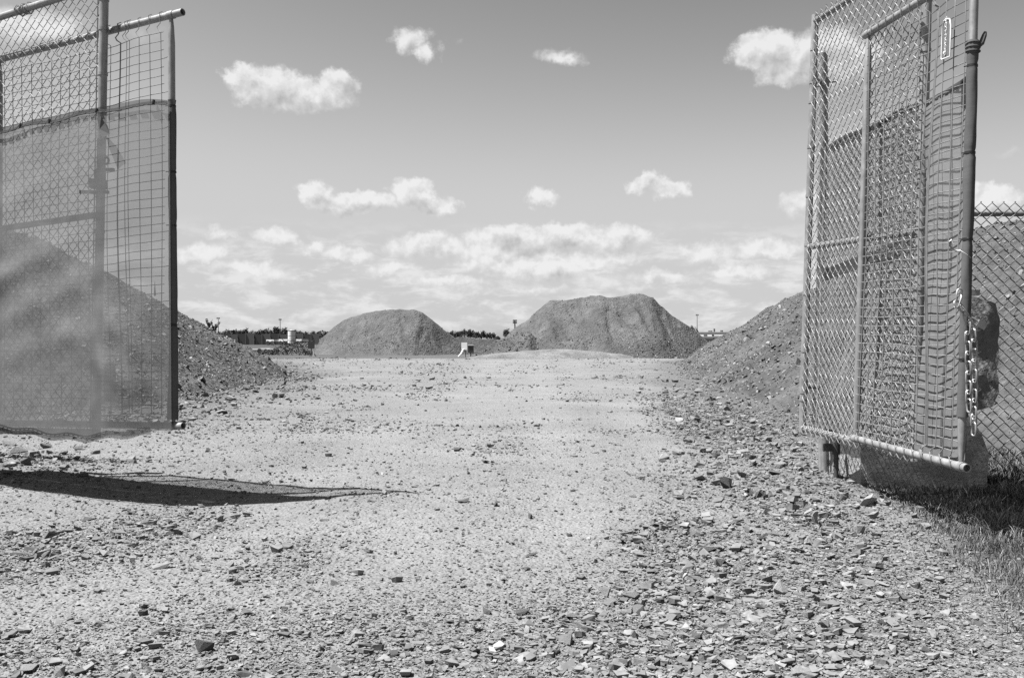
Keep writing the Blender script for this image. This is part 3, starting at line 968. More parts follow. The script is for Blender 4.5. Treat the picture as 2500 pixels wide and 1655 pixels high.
def weld_mesh(P, root, rows, sgn, seed, over=(0.45, .52), bend=.012):
    """welded-wire sheet hung in the frame: straight rods with small kinks, top and bottom rods hooked over the rail"""
    r = random.Random(seed)
    pitch = .0508
    # vertical rods every ~4 inches, two sheets overlapping
    us = []; u = .055
    while u < .985:
        us.append(u); u += .0905 / P.W
    us += [over[0], over[1]]
    v0, v1 = .028, .962
    nrow = int((v1 - v0) * P.H / pitch)
    bulge = lambda u, v: .012 * math.sin(u * 5 + seed) * math.sin(v * 7 + 1) + .006 * math.sin(u * 19 + v * 5)
    for i in range(nrow + 1):
        v = v0 + (v1 - v0) * i / nrow
        pts = []
        for k in range(19):
            u = .045 + .915 * k / 18
            vv = v + .0012 * math.sin(u * 11 + i * .7) + r.uniform(-.0004, .0004)
            if u > over[0] - .01: vv -= .0035 * min(1, (u - over[0] + .01) / .05)
            pts.append(P.p(u, vv, .012 + bulge(u, vv)))
        if i % 4 == 1: pts = [P.p(.012, v, .016)] + pts          # rod reaching the post
        MB().tube(pts, .0021 if sgn > 0 else .0027, 5).build('horizontal_rod', M['wire'], root)
    for j, u in enumerate(us):
        pts = [P.p(u, v0 + (v1 - v0) * k / 24, .0165 + bulge(u, v0 + (v1 - v0) * k / 24)) for k in range(25)]
        du = .022
        top = [P.p(u + du * a, v1 + b, .012 + c) for (a, b, c) in ((.5, .006, .004), (.8, .014, .006), (.1, .022, .004), (-.1, .03, .012), (0, .046, .014), (0, .052, -.01))]
        bot = [P.p(u + du * a, v0 - b, .012 + c) for (a, b, c) in ((.5, .006, .004), (.8, .012, .01), (.2, .020, .016), (-.1, .028, .014), (0, .036, 0))]
        MB().tube(list(reversed(bot)) + pts + top, .0023 if sgn > 0 else .0028, 5).build('vertical_rod', M['wire'], root)


def strand(o, du, vv, amp, n, r, dep, phase):
    """one chain-link wire: flattened spiral running along vv"""
    pts = []
    for k in range(n + 1):
        sgn = 1 if (k + phase) % 2 == 0 else -1
        a = o + vv * (k / n)
        # knuckle: wire turns from the front to the back of the fabric
        pts.append((a - vv * (.10 / n) + du * (amp * sgn * .86), dep * sgn))
        pts.append((a + du * (amp * sgn), 0))
        pts.append((a + vv * (.10 / n) + du * (amp * sgn * .86), -dep * sgn))
    return pts


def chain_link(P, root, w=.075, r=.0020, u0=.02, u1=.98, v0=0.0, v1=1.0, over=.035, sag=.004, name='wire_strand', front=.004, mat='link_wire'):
    nst = int(P.W * (u1 - u0) / (w / 2)); rn = int((v1 - v0) * P.H / (w / 2))
    for i in range(nst + 1):
        u = u0 + (u1 - u0) * i / nst
        a = P.p(u, v0 - over / P.H * .8); b = P.p(u, v1 + over / P.H)
        du = (P.p(min(1, u + .01), .5) - P.p(u - .01, .5)).normalized()
        pts = [q + P.n * (d + front + sag * math.sin(u * 9 + k * .15)) for k, (q, d) in enumerate(strand(a, du, b - a, w * .27, rn, r, .0045, i % 2))]
        m = MB().tube(pts, r, 4, True)
        m.build(name, M[mat], root)


def bands(P, root, u, vs, R, mat='metal', name='tension_band', off=0.0):
    ax = (P.p(u, 1) - P.p(u, 0)).normalized()
    for v in vs:
        c = P.p(u, v, off); m = MB()
        m.tube([c - ax * .009, c + ax * .009], R + .0035, 14)
        m.box(c + P.n * 0 + (P.fb - P.nb).normalized() * (R + .010), (.014, .014, .012))
        m.build(name, M[mat], root)


def extension(P, root, near_r=.021):
    frame_pipe(P, (-.035, 0), (1.02, 0), .021, M['metal'], root, name='bottom_rail')
    frame_pipe(P, (-.045, 1), (1.03, 1), .021, M['metal'], root, name='top_rail')
    for u, nm in ((.012, 'side_post'), (.985, 'side_post')):
        m = MB()
        pts = [P.p(u, v) for v in (.006, .03, .07, .5, .93, .97, .994)]
        m.tube(pts, [.010, .016, near_r, near_r, near_r, .016, .010], 12)
        m.build(nm, M['metal'], root)
    for u in (.012, .985):
        for v in (0.0, 1.0):
            c = P.p(u, v); d = (P.fb - P.nb).normalized()
            MB().tube([c - d * .022, c + d * .022], .0245, 14).build('rail_collar', M['metal'], root)


def leaf(P, root, mid_v, hinge):
    frame_pipe(P, (0, 0), (1, 0), .022, M['metal'], root, name='bottom_rail')
    frame_pipe(P, (0, 1), (1, 1), .022, M['metal'], root, name='top_rail')
    frame_pipe(P, (0, -.01), (0, 1.015), .026, M['metal'], root, name='side_post')
    frame_pipe(P, (1, -.01), (1, 1.015), .024, M['metal'], root, name='side_post')
    frame_pipe(P, (0.0, mid_v), (1, mid_v), .020, M['metal'], root, name='mid_rail', off=-.002, hollow=False)
    bands(P, root, 0, [.08, .2, .33, .45, .56, .68, .8, .9, .965], .026)
    bands(P, root, 1, [.07, .19, .33, .45, .57, .69, .8, .93], .024)
    for u in (.03, .968):
        MB().tube([P.p(u, .01, .006), P.p(u, .99, .006)], .004, 6).build('tension_bar', M['wire'], root)


r1 = empty('chain_link_gate', RK.p(1, 0), 'open chain-link gate leaf at right with a pipe frame and mid rail', 'gate')
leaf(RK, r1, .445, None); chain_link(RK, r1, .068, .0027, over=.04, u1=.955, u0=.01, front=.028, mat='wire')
r2 = empty('wire_mesh_panel', RE.p(0, 0), 'welded-wire panel in a pipe frame fixed in front of the right gate leaf', 'fence panel')
extension(RE, r2); weld_mesh(RE, r2, 44, -1, 3, (.285, .30))
r3 = empty('chain_link_gate', LK.p(1, 0), 'open chain-link gate leaf at left, its lower part behind sheer cloth', 'gate')
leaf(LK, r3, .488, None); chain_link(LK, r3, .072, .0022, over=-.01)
r4 = empty('wire_mesh_panel', LE.p(0, 0), 'welded-wire panel in a pipe frame reaching right of the left gate leaf', 'fence panel')
extension(LE, r4); weld_mesh(LE, r4, 44, 1, 9, (.235, .27))

# latch on the post of the left leaf
MB().box(LK.p(0, .555, .02), (.085, .06, .055)).box(LK.p(.02, .538, .02), (.17, .03, .018)).box(LK.p(-.06, .582, .02), (.06, .03, .018)).box(LK.p(-.01, .575, .02), (.06, .03, .05)).ring(LK.p(-.045, .603, .02), LK.n, .02, .007, 14, 6).build('latch', M['dark_metal'], r3)
# wire twists on the left top rail
rw = random.Random(4)
for k in range(2):
    c = LK.p(.46 + k * .03, 1.0, 0); pts = []
    for j in range(40):
        a = j * .9; R_ = .03 + .008 * math.sin(j * .7)
        pts.append(c + (LK.fb - LK.nb).normalized() * (j * .002 - .04 + rw.uniform(-.006, .006)) + LK.n * math.cos(a) * R_ + Vector((0, 0, math.sin(a) * R_)))
    MB().tube(pts, .0025, 5).build('tie_wire', M['wire'], r3)

# ------------------------------------------------------------------ screens
def cloth(P, u0, u1, v0, v1, off, nu, nv, wrinkle, mat, name, top=None, bottom=None):
    vs = []; fs = []
    for j in range(nv + 1):
        for i in range(nu + 1):
            a, b = i / nu, j / nv
            u = lerp(u0, u1, a)
            lo = v0 + (bottom(u) if bottom else 0); hi = v1 + (top(u) if top else 0)
            v = lerp(lo, hi, b)
            vs.append(P.p(u, v, off + wrinkle(u, v, a, b)))
    for j in range(nv):
        for i in range(nu):
            q = j * (nu + 1) + i; fs.append((q, q + 1, q + nu + 2, q + nu + 1))
    m = MB(); m.v = vs; m.f = fs
    return m


def fn2(x, y, s): return float(vnoise(np.array([x]), np.array([y]), s)[0])


def sm01(t):
    t = max(0.0, min(1.0, t)); return t * t * (3 - 2 * t)


def wr_left(u, v, a, b):
    f = .009 * math.sin(6 * (v * 2.2 - u * .9) + 3 * fn2(u * 2, v * 2, 3)) * (1 - .6 * b)
    # diagonal folds pulled from the ties, flare at the lower near corner
    d = (u - .02) * .9 - (v - .02) * .55
    f += .036 * math.exp(-((u - .12) / .16) ** 2) * math.exp(-((v - .14) / .16) ** 2) * (.6 + .4 * math.sin(d * 60))
    for (uu, vv, am, an) in ((.95, .37, .017, .55), (.55, .33, .010, .6), (.9, .58, .008, .4), (.5, .22, .008, .3), (.12, .20, .010, -1.5), (.2, .12, .008, -1.2)):
        t = (v - vv) + (u - uu) * an * .35
        f += am * math.exp(-(t / .036) ** 2) * math.exp(-((u - uu) / .45) ** 2)
    f += .0035 * fn2(u * 22, v * 30, 25) + .008 * fn2(u * 7, v * 9, 5) + .010 * fn2(u * 2.3, v * 3, 6)
    f *= sm01(u / .16)
    return f


ex_u = 1.5
lf = cloth(LE, .0, ex_u, -.004, .786, .13, 130, 120, wr_left, None, 'screen',
           top=lambda u: .0035 * math.sin(u * 21), bottom=lambda u: -.010 - .018 * math.sin(min(1, u * 1.2) * 3.1) ** 2 * (1 if u < .9 else 1) + .004 * math.sin(u * 31))
# the cloth comes home to the post at its near edge
nuu = 131
for i in range(nuu):
    u = ex_u * i / 130
    k = max(0, 1 - u / .26) ** 1.3
    for j in range(121):
        q = j * nuu + i
        w_ = LE.n * (.095 * k)
        lf.v[q] = lf.v[q] - w_
sc1 = empty('privacy_screen', LE.p(0, 0), 'sheer grey windscreen cloth tied over the lower part of the left gate', 'screen')
lf.build('cloth', M['scrim'], sc1, True, 180)


def seam(P, fu, fv, off, root, n=26, u0=0., u1=1.0, w=.0035):
    for k in range(n):
        a = u0 + (u1 - u0) * (k + .1) / n; b = u0 + (u1 - u0) * (k + .72) / n
        MB().tube([P.p(a, fv(a), off(a)), P.p(b, fv(b), off(b))], w, 5).build('stitch', M['sleeve'], root)


hem = MB()
def strip(P, u0, u1, n, vlo, vhi, off):
    m = MB(); vs = []; fs = []
    for i in range(n + 1):
        u = lerp(u0, u1, i / n); vs += [P.p(u, vlo(u), off(u)), P.p(u, vhi(u), off(u) + .004)]
    for i in range(n): fs.append((2 * i, 2 * i + 2, 2 * i + 3, 2 * i + 1))
    m.v = vs; m.f = fs; return m


topv = lambda u: .786 + .0035 * math.sin(u * 21)
offl = lambda u: .138 - .095 * max(0, 1 - u / .26) ** 1.3
th = strip(LE, 0, ex_u, 60, lambda u: topv(u) - .010, lambda u: topv(u) + .006 * abs(math.sin(u * 9)) + .001, lambda u: offl(u) + .004)
th = th.build('top_hem', M['hem'], sc1, True)
seam(LE, None, lambda u: topv(u) - .009, lambda u: offl(u) + .008, th, 34, 0, ex_u)
for u in (.055, .30, .56, .73, .9):
    c = LE.p(u, topv(u) - .004, offl(u) + .008)
    MB().tube([c - Vector((.0, 0, .010)), c + Vector((.006, 0, .014))], .008, 6).build('tie', M['black'], sc1)
botv = lambda u: -.014 - .018 * math.sin(min(1, u * 1.2) * 3.1) ** 2 + .004 * math.sin(u * 31)
bh = strip(LE, 0.03, ex_u, 60, lambda u: botv(u) - .006, lambda u: botv(u) + .012, lambda u: .142).build('bottom_hem', M['hem'], sc1, True)
seam(LE, None, lambda u: botv(u) + .006, lambda u: .15, bh, 30, .25, 1.0, .003)


def sleeve(P, u, vs, root, R0, seed, mat='sleeve', off=0.0, flare=0.0):
    r = random.Random(seed); n = 18; pts = []
    m = MB(); k = 0
    N = 70
    ax = (P.p(u, 1) - P.p(u, 0)).normalized(); A = (P.fb - P.nb).normalized(); B = P.n
    for i in range(N + 1):
        v = lerp(vs[0], vs[1], i / N); c = P.p(u, v, off)
        tie = min([abs(v - t) for t in vs[2]] + [9])
        for j in range(n):
            a = 2 * math.pi * j / n
            R = R0 * (1 + .22 * fn2(v * 14 + 3, a * 1.1 + seed, 8) + .10 * fn2(v * 50, a * 2, 9)) * (1 - .22 * math.exp(-(tie / .006) ** 2))
            R += flare * math.exp(-((v - vs[0]) / .12) ** 2) * max(0, math.cos(a))
            m.v.append(c + A * math.cos(a) * R + B * math.sin(a) * R * .95)
    for i in range(N):
        for j in range(n):
            m.f.append((i * n + j, i * n + (j + 1) % n, (i + 1) * n + (j + 1) % n, (i + 1) * n + j))
    sv = m.build('post_sleeve', M[mat], root, True, 180)
    for t in vs[2]:
        c = P.p(u, t, off); b = MB().tube([c - ax * .006, c + ax * .006], R0 * .93, 14)
        b.tube([c + B * R0 * .8, c + B * R0 * .9 + A * .03 + Vector((0, 0, .002))], .003, 5)
        b.build('cable_tie', M['black'], sv)


sleeve(LE, .008, (.015, .792, [.777, .617, .487, .245]), sc1, .0245, 5, off=.004, flare=.02)
# torn flap with a hole, and a small paper tag caught in the mesh
fl = MB(); fp = [(236, 288), (247, 284), (254, 298), (262, 306), (268, 328), (249, 338), (243, 316)]
fl.v = [on_plane(a_, b_, LE, .165 + .012 * (i % 2)) for i, (a_, b_) in enumerate(fp)]; fl.f = [tuple(range(7))]
fl.build('torn_flap', M['sleeve'], sc1, False)
MB().add([LE.p(.083, .318, .02), LE.p(.094, .318, .02), LE.p(.089, .35, .022), LE.p(.085, .356, .025)], [(0, 1, 2, 3)]).build('paper_tag', M['white'], sc1, False)
# dark sign patch just behind the left cloth, low down
MB().add([LE.p(.285, .062, .118), LE.p(.222, .058, .118), LE.p(.222, .155, .118), (LE.p(.285, .15, .118))], [(0, 1, 2, 3)]).build('sign_patch', M['scrim_dense'], sc1, False)
MB().sphere(LE.p(.985, .43, .19), .022).build('gather_knot', M['black'], sc1)


# right screen: hangs on the far side of the leaf
def wr_right(u, v, a, b):
    return .012 * math.sin(v * 9 + u * 4) * math.sin(a * 3.1) + .02 * fn2(u * 3, v * 4, 15) + .007 * fn2(u * 9, v * 12, 16) - .02 * math.exp(-((v - .5) / .3) ** 2) * math.sin(a * 3.14)


RS = Panel(RE.p(.0, 0, -.03), RE.p(.0, 1, -.03), RK.p(1.0, 0, -.05), lerp(RK.p(1.0, 0, -.05), RK.p(1.0, 1, -.05), 2.40 / 2.75))
if RS.n.x > 0: RS.n = -RS.n
sc2 = empty('privacy_screen', RS.p(0, 0), 'grey windscreen cloth on the back of the right gate, striped by wire shadows', 'screen')
rtop = lambda u: .795 + .004 * math.sin(u * 17)
cr = cloth(RS, .0, 1.0, .003, .795, -.055, 80, 110, wr_right, None, 'screen', top=lambda u: .004 * math.sin(u * 17), bottom=lambda u: .004 * math.sin(u * 23))
for q, v_ in enumerate(cr.v):
    a = (q % 81) / 80
    cr.v[q] = v_ + RS.n * (.075 * max(0, 1 - a / .14) ** 1.5 + .04 * max(0, 1 - (1 - a) / .05) ** 2)
cr.build('cloth', M['scrim_dense'], sc2, True, 180)
offr = lambda u: .075 * max(0, 1 - u / .14) ** 1.5 - .052
rh_ = strip(RS, .015, 1.0, 50, lambda u: rtop(u) - .011, lambda u: rtop(u) + .002, offr).build('top_hem', M['hem'], sc2, True)
seam(RS, None, lambda u: rtop(u) - .008, lambda u: offr(u) + .006, rh_, 40, .015, 1.0, .003)
sleeve(RE, .010, (.10, .825, [.802, .628, .455, .215]), sc2, .027, 12)
kn = RE.p(.010, .84)
MB().tube([kn - Vector((0, 0, .035)), kn - Vector((0, 0, .012)), kn + Vector((0, 0, .012)), kn + Vector((.002, 0, .03))], [.026, .031, .031, .026], 12).build('knot', M['sleeve'], sc2)
for k in range(3):
    MB().ring(kn + Vector((0, 0, -.022 + .018 * k)), (0.08, .1 * k, 1), .0305, .005, 14, 6).build('knot_wrap', M['sleeve'], sc2)
MB().tube([kn + Vector((.02, 0, .0)), kn + Vector((.042, 0, .02)), kn + Vector((.055, 0, .055)), kn + Vector((.060, 0, .072))], [.012, .014, .012, .007], 8).build('knot_tail', M['sleeve'], sc2)

# ------------------------------------------------------------------ name plate on the right panel
pl = empty('name_plate', RE.p(.19, .86, .03), 'tall rounded plate with a white rim wired to the top of the right mesh panel', 'sign')
PU = lambda a, b, o=0.0: RE.p(.215 - .105 * a, lerp(.836, .917, b) - .010 * (a - .5), .028 + .022 * a + o)
out = [(0, 0), (.08, -.02), (1, .02), (1.0, .4), (1.0, .8), (.86, .97), (.5, 1.0), (.2, .96), (.02, .8), (0, .4)]
MB().add([PU(a, b) for a, b in out] + [PU(a, b, -.003) for a, b in out],
         [tuple(range(10)), tuple(reversed(range(10, 20)))] + [(i, 10 + i, 10 + (i + 1) % 10, (i + 1) % 10) for i in range(10)]).build('plate', M['plate'], pl, False)
MB().tube([PU(a, b, .001) for a, b in out + out[:1]], .0032, 6).build('rim', M['white'], pl)
MB().tube([PU(.5, .13, .003), PU(.5, .13, .012)], .006, 8).build('bolt', M['white'], pl)


def text_on(body, origin, xdir, ydir, size, mat, name, parent):
    cu = bpy.data.curves.new(name, 'FONT'); cu.body = body; cu.size = size; cu.extrude = .0004
    cu.align_x = 'CENTER'; cu.align_y = 'CENTER'
    tmp = bpy.data.objects.new(name, cu); COL.objects.link(tmp); bpy.context.view_layer.update()
    me = bpy.data.meshes.new_from_object(tmp.evaluated_get(bpy.context.evaluated_depsgraph_get()))
    bpy.data.objects.remove(tmp); me.materials.clear(); me.materials.append(mat)
    o = bpy.data.objects.new(name, me); COL.objects.link(o)
    x = Vector(xdir).normalized(); z = x.cross(Vector(ydir)).normalized(); y = z.cross(x)
    o.parent = parent
    off = parent.location
    o.matrix_local = Matrix.Translation(Vector(origin) - off) @ Matrix((x, y, z)).transposed().to_4x4()
    return o


text_on('MODU-LOC', PU(.5, .56, .004), PU(.5, .9) - PU(.5, .3), PU(0, .5) - PU(1, .5), .036, M['white'], 'lettering', pl)

# ------------------------------------------------------------------ chain, padlock, tie wire
def oval(m, c, axis_long, axis_wide, L, Wd, r):
    c = Vector(c); a = Vector(axis_long).normalized(); b = Vector(axis_wide); b = (b - a * b.dot(a)).normalized()
    pts = []
    for k in range(16):
        t = 2 * math.pi * k / 16
        x = math.cos(t); y = math.sin(t)
        pts.append(c + a * (x * Wd / 2 * .9 + math.copysign(1, x) * (L - Wd) / 2 * min(1, abs(x) * 3)) + b * y * Wd / 2)
    return m.tube(pts + pts[:1], r, 6, False)


DC = 4.70
ch = empty('steel_chain', at(2345, 1045, DC), 'bright steel link chain hanging from the wrapped post of the right panel', 'chain')
path1 = [(2343, 713), (2341, 730), (2337, 742), (2347, 752), (2356, 765), (2364, 788), (2363, 813), (2363, 838), (2364, 862), (2364, 886), (2365, 910), (2365, 934), (2365, 958), (2365, 980), (2366, 1000)]
path2 = [(2372, 782), (2376, 806), (2378, 832), (2379, 856), (2379, 880), (2379, 906), (2379, 930), (2379, 955), (2379, 978), (2378, 1001), (2378, 1016), (2377, 1036)]
for pi, pth in enumerate((path1, path2)):
    for i in range(len(pth) - 1 if pi == 0 else len(pth)):
        a = at(*pth[i], DC + pi * .05); b = at(*pth[i + 1], DC + pi * .05) if i + 1 < len(pth) else a - Vector((0, 0, .045))
        d = (b - a); wide = Vector((1, .25, 0)) if i % 2 == 0 else Vector((.25, -1, 0))
        m = MB(); oval(m, (a + b) / 2, d if d.length > 1e-4 else (0, 0, 1), wide, .066, .030, .0042)
        m.build('link', M['chain'], ch)
pk = empty('padlock', at(2398, 790, DC + .02), 'small dark padlock joining the chain beside the post', 'padlock')
d_ = (at(2400, 795, DC) - at(2366, 775, DC)).normalized(); u_ = Vector((0, 1, 0)); s_ = d_.cross(u_)
rot = Matrix((s_, u_, d_)).transposed()
MB().box(at(2395, 793, DC), (.034, .022, .042), rot).build('lock_body', M['brass'], pk, False)
MB().tube([at(2386, 790, DC) - s_ * .010, at(2372, 781, DC) - s_ * .011, at(2366, 775, DC), at(2372, 781, DC) + s_ * .011, at(2386, 790, DC) + s_ * .010], .0045, 8).build('shackle', M['chain'], pk)
tw = [(2326, 596), (2322, 585), (2318, 590), (2318, 600), (2324, 607), (2333, 612), (2343, 611), (2352, 617), (2362, 623), (2370, 630)]
MB().tube([at(a, b, 4.72 - .02 * math.sin(i)) for i, (a, b) in enumerate(tw)], .0032, 6).build('tie_wire', M['chain'], r2)
MB().tube([at(a + 2, b + 2, 4.70 - .02 * math.cos(i)) for i, (a, b) in enumerate(tw[:7])], .003, 6).build('tie_wire', M['chain'], r2)

# ------------------------------------------------------------------ hinge posts and fences
def hinge_post(x, y, top, label, side, leafp):
    z0 = float(ground_z(x, y)) - .1
    h = empty('hinge_post', (x, y, z0), label, 'post')
    MB().tube([(x, y, z0), (x - .02 * side, y, top)], .040, 18).build('post', M['metal'], h)
    MB().tube([(x - .02 * side, y, top), (x - .02 * side, y, top + .012)], [.040, .030], 18).build('cap', M['metal'], h)
    for v in (.86, .10):
        c = leafp.p(1, v); q = Vector((x - .015 * side, y, c.z))
        m = MB().tube([q - Vector((0, 0, .03)), q + Vector((0, 0, .03))], .046, 16)
        m.tube([q, c], .014, 8); m.tube([c - Vector((0, 0, .04)), c + Vector((0, 0, .06))], .0285, 12)
        m.tube([q + Vector((.04, -.02, 0)), q + Vector((.085, -.03, 0))], .008, 8)
        m.build('hinge', M['metal'], h)
    return h


hx = (2013 - 1250) / FPX * 6.85
hinge_post(hx, 6.85, EYE + (830 - 132) / FPX * 6.85, 'steel hinge post standing behind the far edge of the right gate', 1, RK)
lk = LK.p(1, 0)
hinge_post(lk.x - .12, lk.y + .12, 2.95, 'steel hinge post carrying the left gate leaf', -1, LK)


def fence(x0, x1, y, top, label, w=.079, z0=.02, posts=()):
    P = Panel((x0, y, z0), (x0, y, top), (x1, y, z0), (x1, y, top))
    if P.n.y > 0: P.n = -P.n
    f = empty('chain_link_fence', (x0, y, 0), label, 'fence')
    MB().tube([(x0, y + .03, top - .075), (x1, y + .03, top - .075)], .021, 14).build('top_rail', M['metal'], f)
    for px in posts: MB().tube([(px, y + .03, -.1), (px, y + .03, top - .05)], .03, 14).build('fence_post', M['metal'], f)
    chain_link(P, f, w, .0038, .0, 1.0, 0, 1.0, .0, .003)
    for k in range(3):
        c = Vector((x0 + (x1 - x0) * (.25 + .3 * k), y, top - .075))
        MB().tube([c + Vector((.0, -.012, .05)), c + Vector((.012, -.03, .03)), c + Vector((.004, -.02, -.03)), c + Vector((.02, -.012, -.06))], .003, 5).build('tie_wire', M['wire'], f)


fence(2.5, 4.6, 6.95, EYE + (830 - 494) / FPX * 6.95, 'chain-link fence with a knuckled top edge right of the gate', posts=(4.62,))
fence(-6.3, -4.05, 7.35, 1.92, 'chain-link fence left of the left gate', posts=(-6.3,))

# ------------------------------------------------------------------ concrete
def rough_prism(pts, y0, y1, seed, name, mat, label, cat, taper=0.0, amp=.02, parent=None):
    """broken block: outline in x-z pushed back in y, subdivided and roughened"""
    bm = bmesh.new()
    front = [bm.verts.new((x, y0 + (.04 if z > .4 else 0), z)) for x, z in pts]
    back = [bm.verts.new((x * 1 + taper, y1, z)) for x, z in pts]
    bm.faces.new(front); bm.faces.new(list(reversed(back)))
    n = len(pts)
    for i in range(n): bm.faces.new((front[i], back[i], back[(i + 1) % n], front[(i + 1) % n]))
    bmesh.ops.recalc_face_normals(bm, faces=bm.faces[:])
    bmesh.ops.triangulate(bm, faces=bm.faces[:])
    for _ in range(4):
        bmesh.ops.subdivide_edges(bm, edges=[e for e in bm.edges if e.calc_length() > .05], cuts=1)
        bmesh.ops.triangulate(bm, faces=[f for f in bm.faces if len(f.verts) > 3])
    bm.normal_update()
    from mathutils import noise as mn
    for v in bm.verts:
        k = mn.fractal(v.co * 5 + Vector((seed, 0, 0)), 1.0, 2.0, 4) * amp + mn.noise(v.co * 28) * amp * .25
        v.co += v.normal * k
    c = Vector((sum(p[0] for p in pts) / n, (y0 + y1) / 2, 0))
    for v in bm.verts: v.co -= c
    me = bpy.data.meshes.new(name); bm.to_mesh(me); bm.free(); me.materials.append(M[mat])
    me.polygons.foreach_set('use_smooth', [True] * len(me.polygons)); me.set_sharp_from_angle(angle=math.radians(35))
    o = bpy.data.objects.new(name, me); COL.objects.link(o); o.location = c
    return tag(o, label, cat)


rough_prism([(2.17, -.15), (2.17, .30), (2.2, .38), (2.7, .50), (2.86, .48), (2.93, .36), (2.97, .25), (2.96, -.15)], 6.2, 6.82, 3, 'concrete_block', 'concrete',
            'broken concrete block standing in the grass behind the right gate', 'concrete block', amp=.014)
rough_prism([(2.45, .50), (2.44, 1.20), (2.50, 1.225), (2.96, 1.225), (3.07, 1.18), (3.10, 1.08), (3.09, .62), (3.05, .53), (2.95, .50)], 6.28, 6.66, 8, 'concrete_lump', 'concrete_dark',
            'rounded concrete lump perched upright on the broken concrete block', 'concrete lump', amp=.022)
MB().box((2.83, 6.45, 1.255), (.36, .10, .035)).build('steel_channel', M['metal'], None, False)
tag(bpy.data.objects['steel_channel'], 'short grey steel channel lying on top of the concrete lump', 'channel')
# drop-rod stub with plate beside the hinge post
ds = empty('ground_stop', (2.12, 6.5, 0), 'short steel stub and bracket set in the rubble under the right gate', 'gate stop')
MB().tube([(2.10, 6.45, -.1), (2.10, 6.45, .30)], .017, 10).build('rod', M['dark_metal'], ds)
MB().tube([(2.10, 6.45, .21), (2.10, 6.45, .30)], .026, 12).build('collar', M['dark_metal'], ds)
MB().box((2.06, 6.45, .255), (.09, .02, .05)).build('bracket', M['dark_metal'], ds, False)
# old boards between the stones
for k, (a, b) in enumerate((((1.94, 6.35, .02), (2.10, 6.2, .06)), ((1.90, 6.5, .10), (2.08, 6.25, .03)))):
    A, B = Vector(a), Vector(b); d = (B - A).normalized(); s = d.cross(Vector((0, 0, 1))).normalized(); n_ = s.cross(d)
    rt = Matrix((d, s, n_)).transposed()
    o = MB().box((A + B) / 2, ((B - A).length, .03, .008), rt).build('wood_splinter', M['twig'], None, False)
    tag(o, ['splintered lath lying nearest the concrete block corner', 'splintered lath poking out beneath the hinge post'][k], 'lath')

# ------------------------------------------------------------------ background
def tree_variant(seed, R, H, n):
    r = np.random.default_rng(seed); V = []; F = []; T = []
    lob = [(r.uniform(-.55, .55) * R, r.uniform(-.5, .5) * R, H * r.uniform(.45, .8), R * r.uniform(.35, .6)) for _ in range(7)]
    for i in range(n):
        cx, cy, cz, rad = lob[i % 7]
        d = r.normal(size=3); d /= np.linalg.norm(d); p = np.array([cx, cy, cz]) + d * rad * r.uniform(.6, 1.08) * np.array([1, 1, .85])
        s = R * r.uniform(.07, .14); q = r.normal(size=(3, 3)) * s
        b = len(V); V += [p + q[0], p + q[1], p + q[2]]; F.append((b, b + 1, b + 2)); T += [r.lognormal(0, .35)] * 3
    me = bpy.data.meshes.new('crown'); me.from_pydata([tuple(v) for v in V], [], F); me.update(); me.polygons.foreach_set('use_smooth', [False] * len(F))
    a = me.attributes.new('tone', 'FLOAT', 'POINT'); a.data.foreach_set('value', T)
    me.materials.append(M['foliage'])
    tm = MB(); tm.tube([(0, 0, -.3), (0, 0, H * .3), (.1 * R, 0, H * .6)], [.05 * R, .04 * R, .02 * R], 6)
    for k in range(4):
        c = lob[k]; tm.tube([(0, 0, H * .3), (c[0], c[1], c[2])], [.03 * R, .012 * R], 5)
    t = bpy.data.meshes.new('trunk'); t.from_pydata([tuple(v) for v in tm.v], [], tm.f); t.materials.append(M['bark'])
    return me, t


TV = [tree_variant(i, 1.0, 1.9 + .2 * (i % 3), 420) for i in range(5)]


def tree(sx, top_sy, wpx, D, label, group=None, base_z=0.0):
    x = (sx - 1250) / FPX * D; H = EYE + (830 - top_sy) / FPX * D - base_z; Wd = wpx / FPX * D / 2
    i = random.randrange(5); cm, tm = TV[i]
    o = empty('tree', (x, D, base_z), label, 'tree', group); o.scale = (Wd, Wd, H / 1.95); o.rotation_euler = (0, 0, random.uniform(0, 6))
    for nm, me in (('crown', cm), ('trunk', tm)):
        c = bpy.data.objects.new(nm, me); COL.objects.link(c); c.parent = o
    return o


# top of the far tree line, (source x, y)
TL = [(535, 812), (560, 806), (600, 804), (640, 806), (665, 801), (690, 800), (705, 804), (730, 809), (745, 812), (760, 810), (790, 808), (815, 815)]
TL2 = [(1075, 812), (1100, 808), (1135, 806), (1170, 808), (1200, 812), (1215, 818)]
for x in np.arange(528, 800, 9.5):
    if 699 < x < 722 : pass
    tree(x + random.uniform(-3, 3), np.interp(x, [p[0] for p in TL], [p[1] for p in TL]) + random.uniform(-2, 3), random.uniform(18, 30), random.uniform(330, 380), 'dark round-crowned tree in the tree line beyond the left mound', 'trees in the far left tree line')
for x in np.arange(1062, 1222, 8):
    tree(x + random.uniform(-2, 2), np.interp(x, [p[0] for p in TL2], [p[1] for p in TL2]) + random.uniform(-1, 2), random.uniform(14, 20), random.uniform(330, 380), 'dark tree in the low tree line between the two flat-topped piles', 'trees between the flat-topped piles')
tree(1238, 805, 22, 300, 'single round dark tree at the left foot of the largest pile')
tree(1690, 799, 16, 300, 'dark tree at the right foot of the largest pile')
tree(1699, 800, 14, 300, 'dark tree directly under the light mast beside the white buildings')


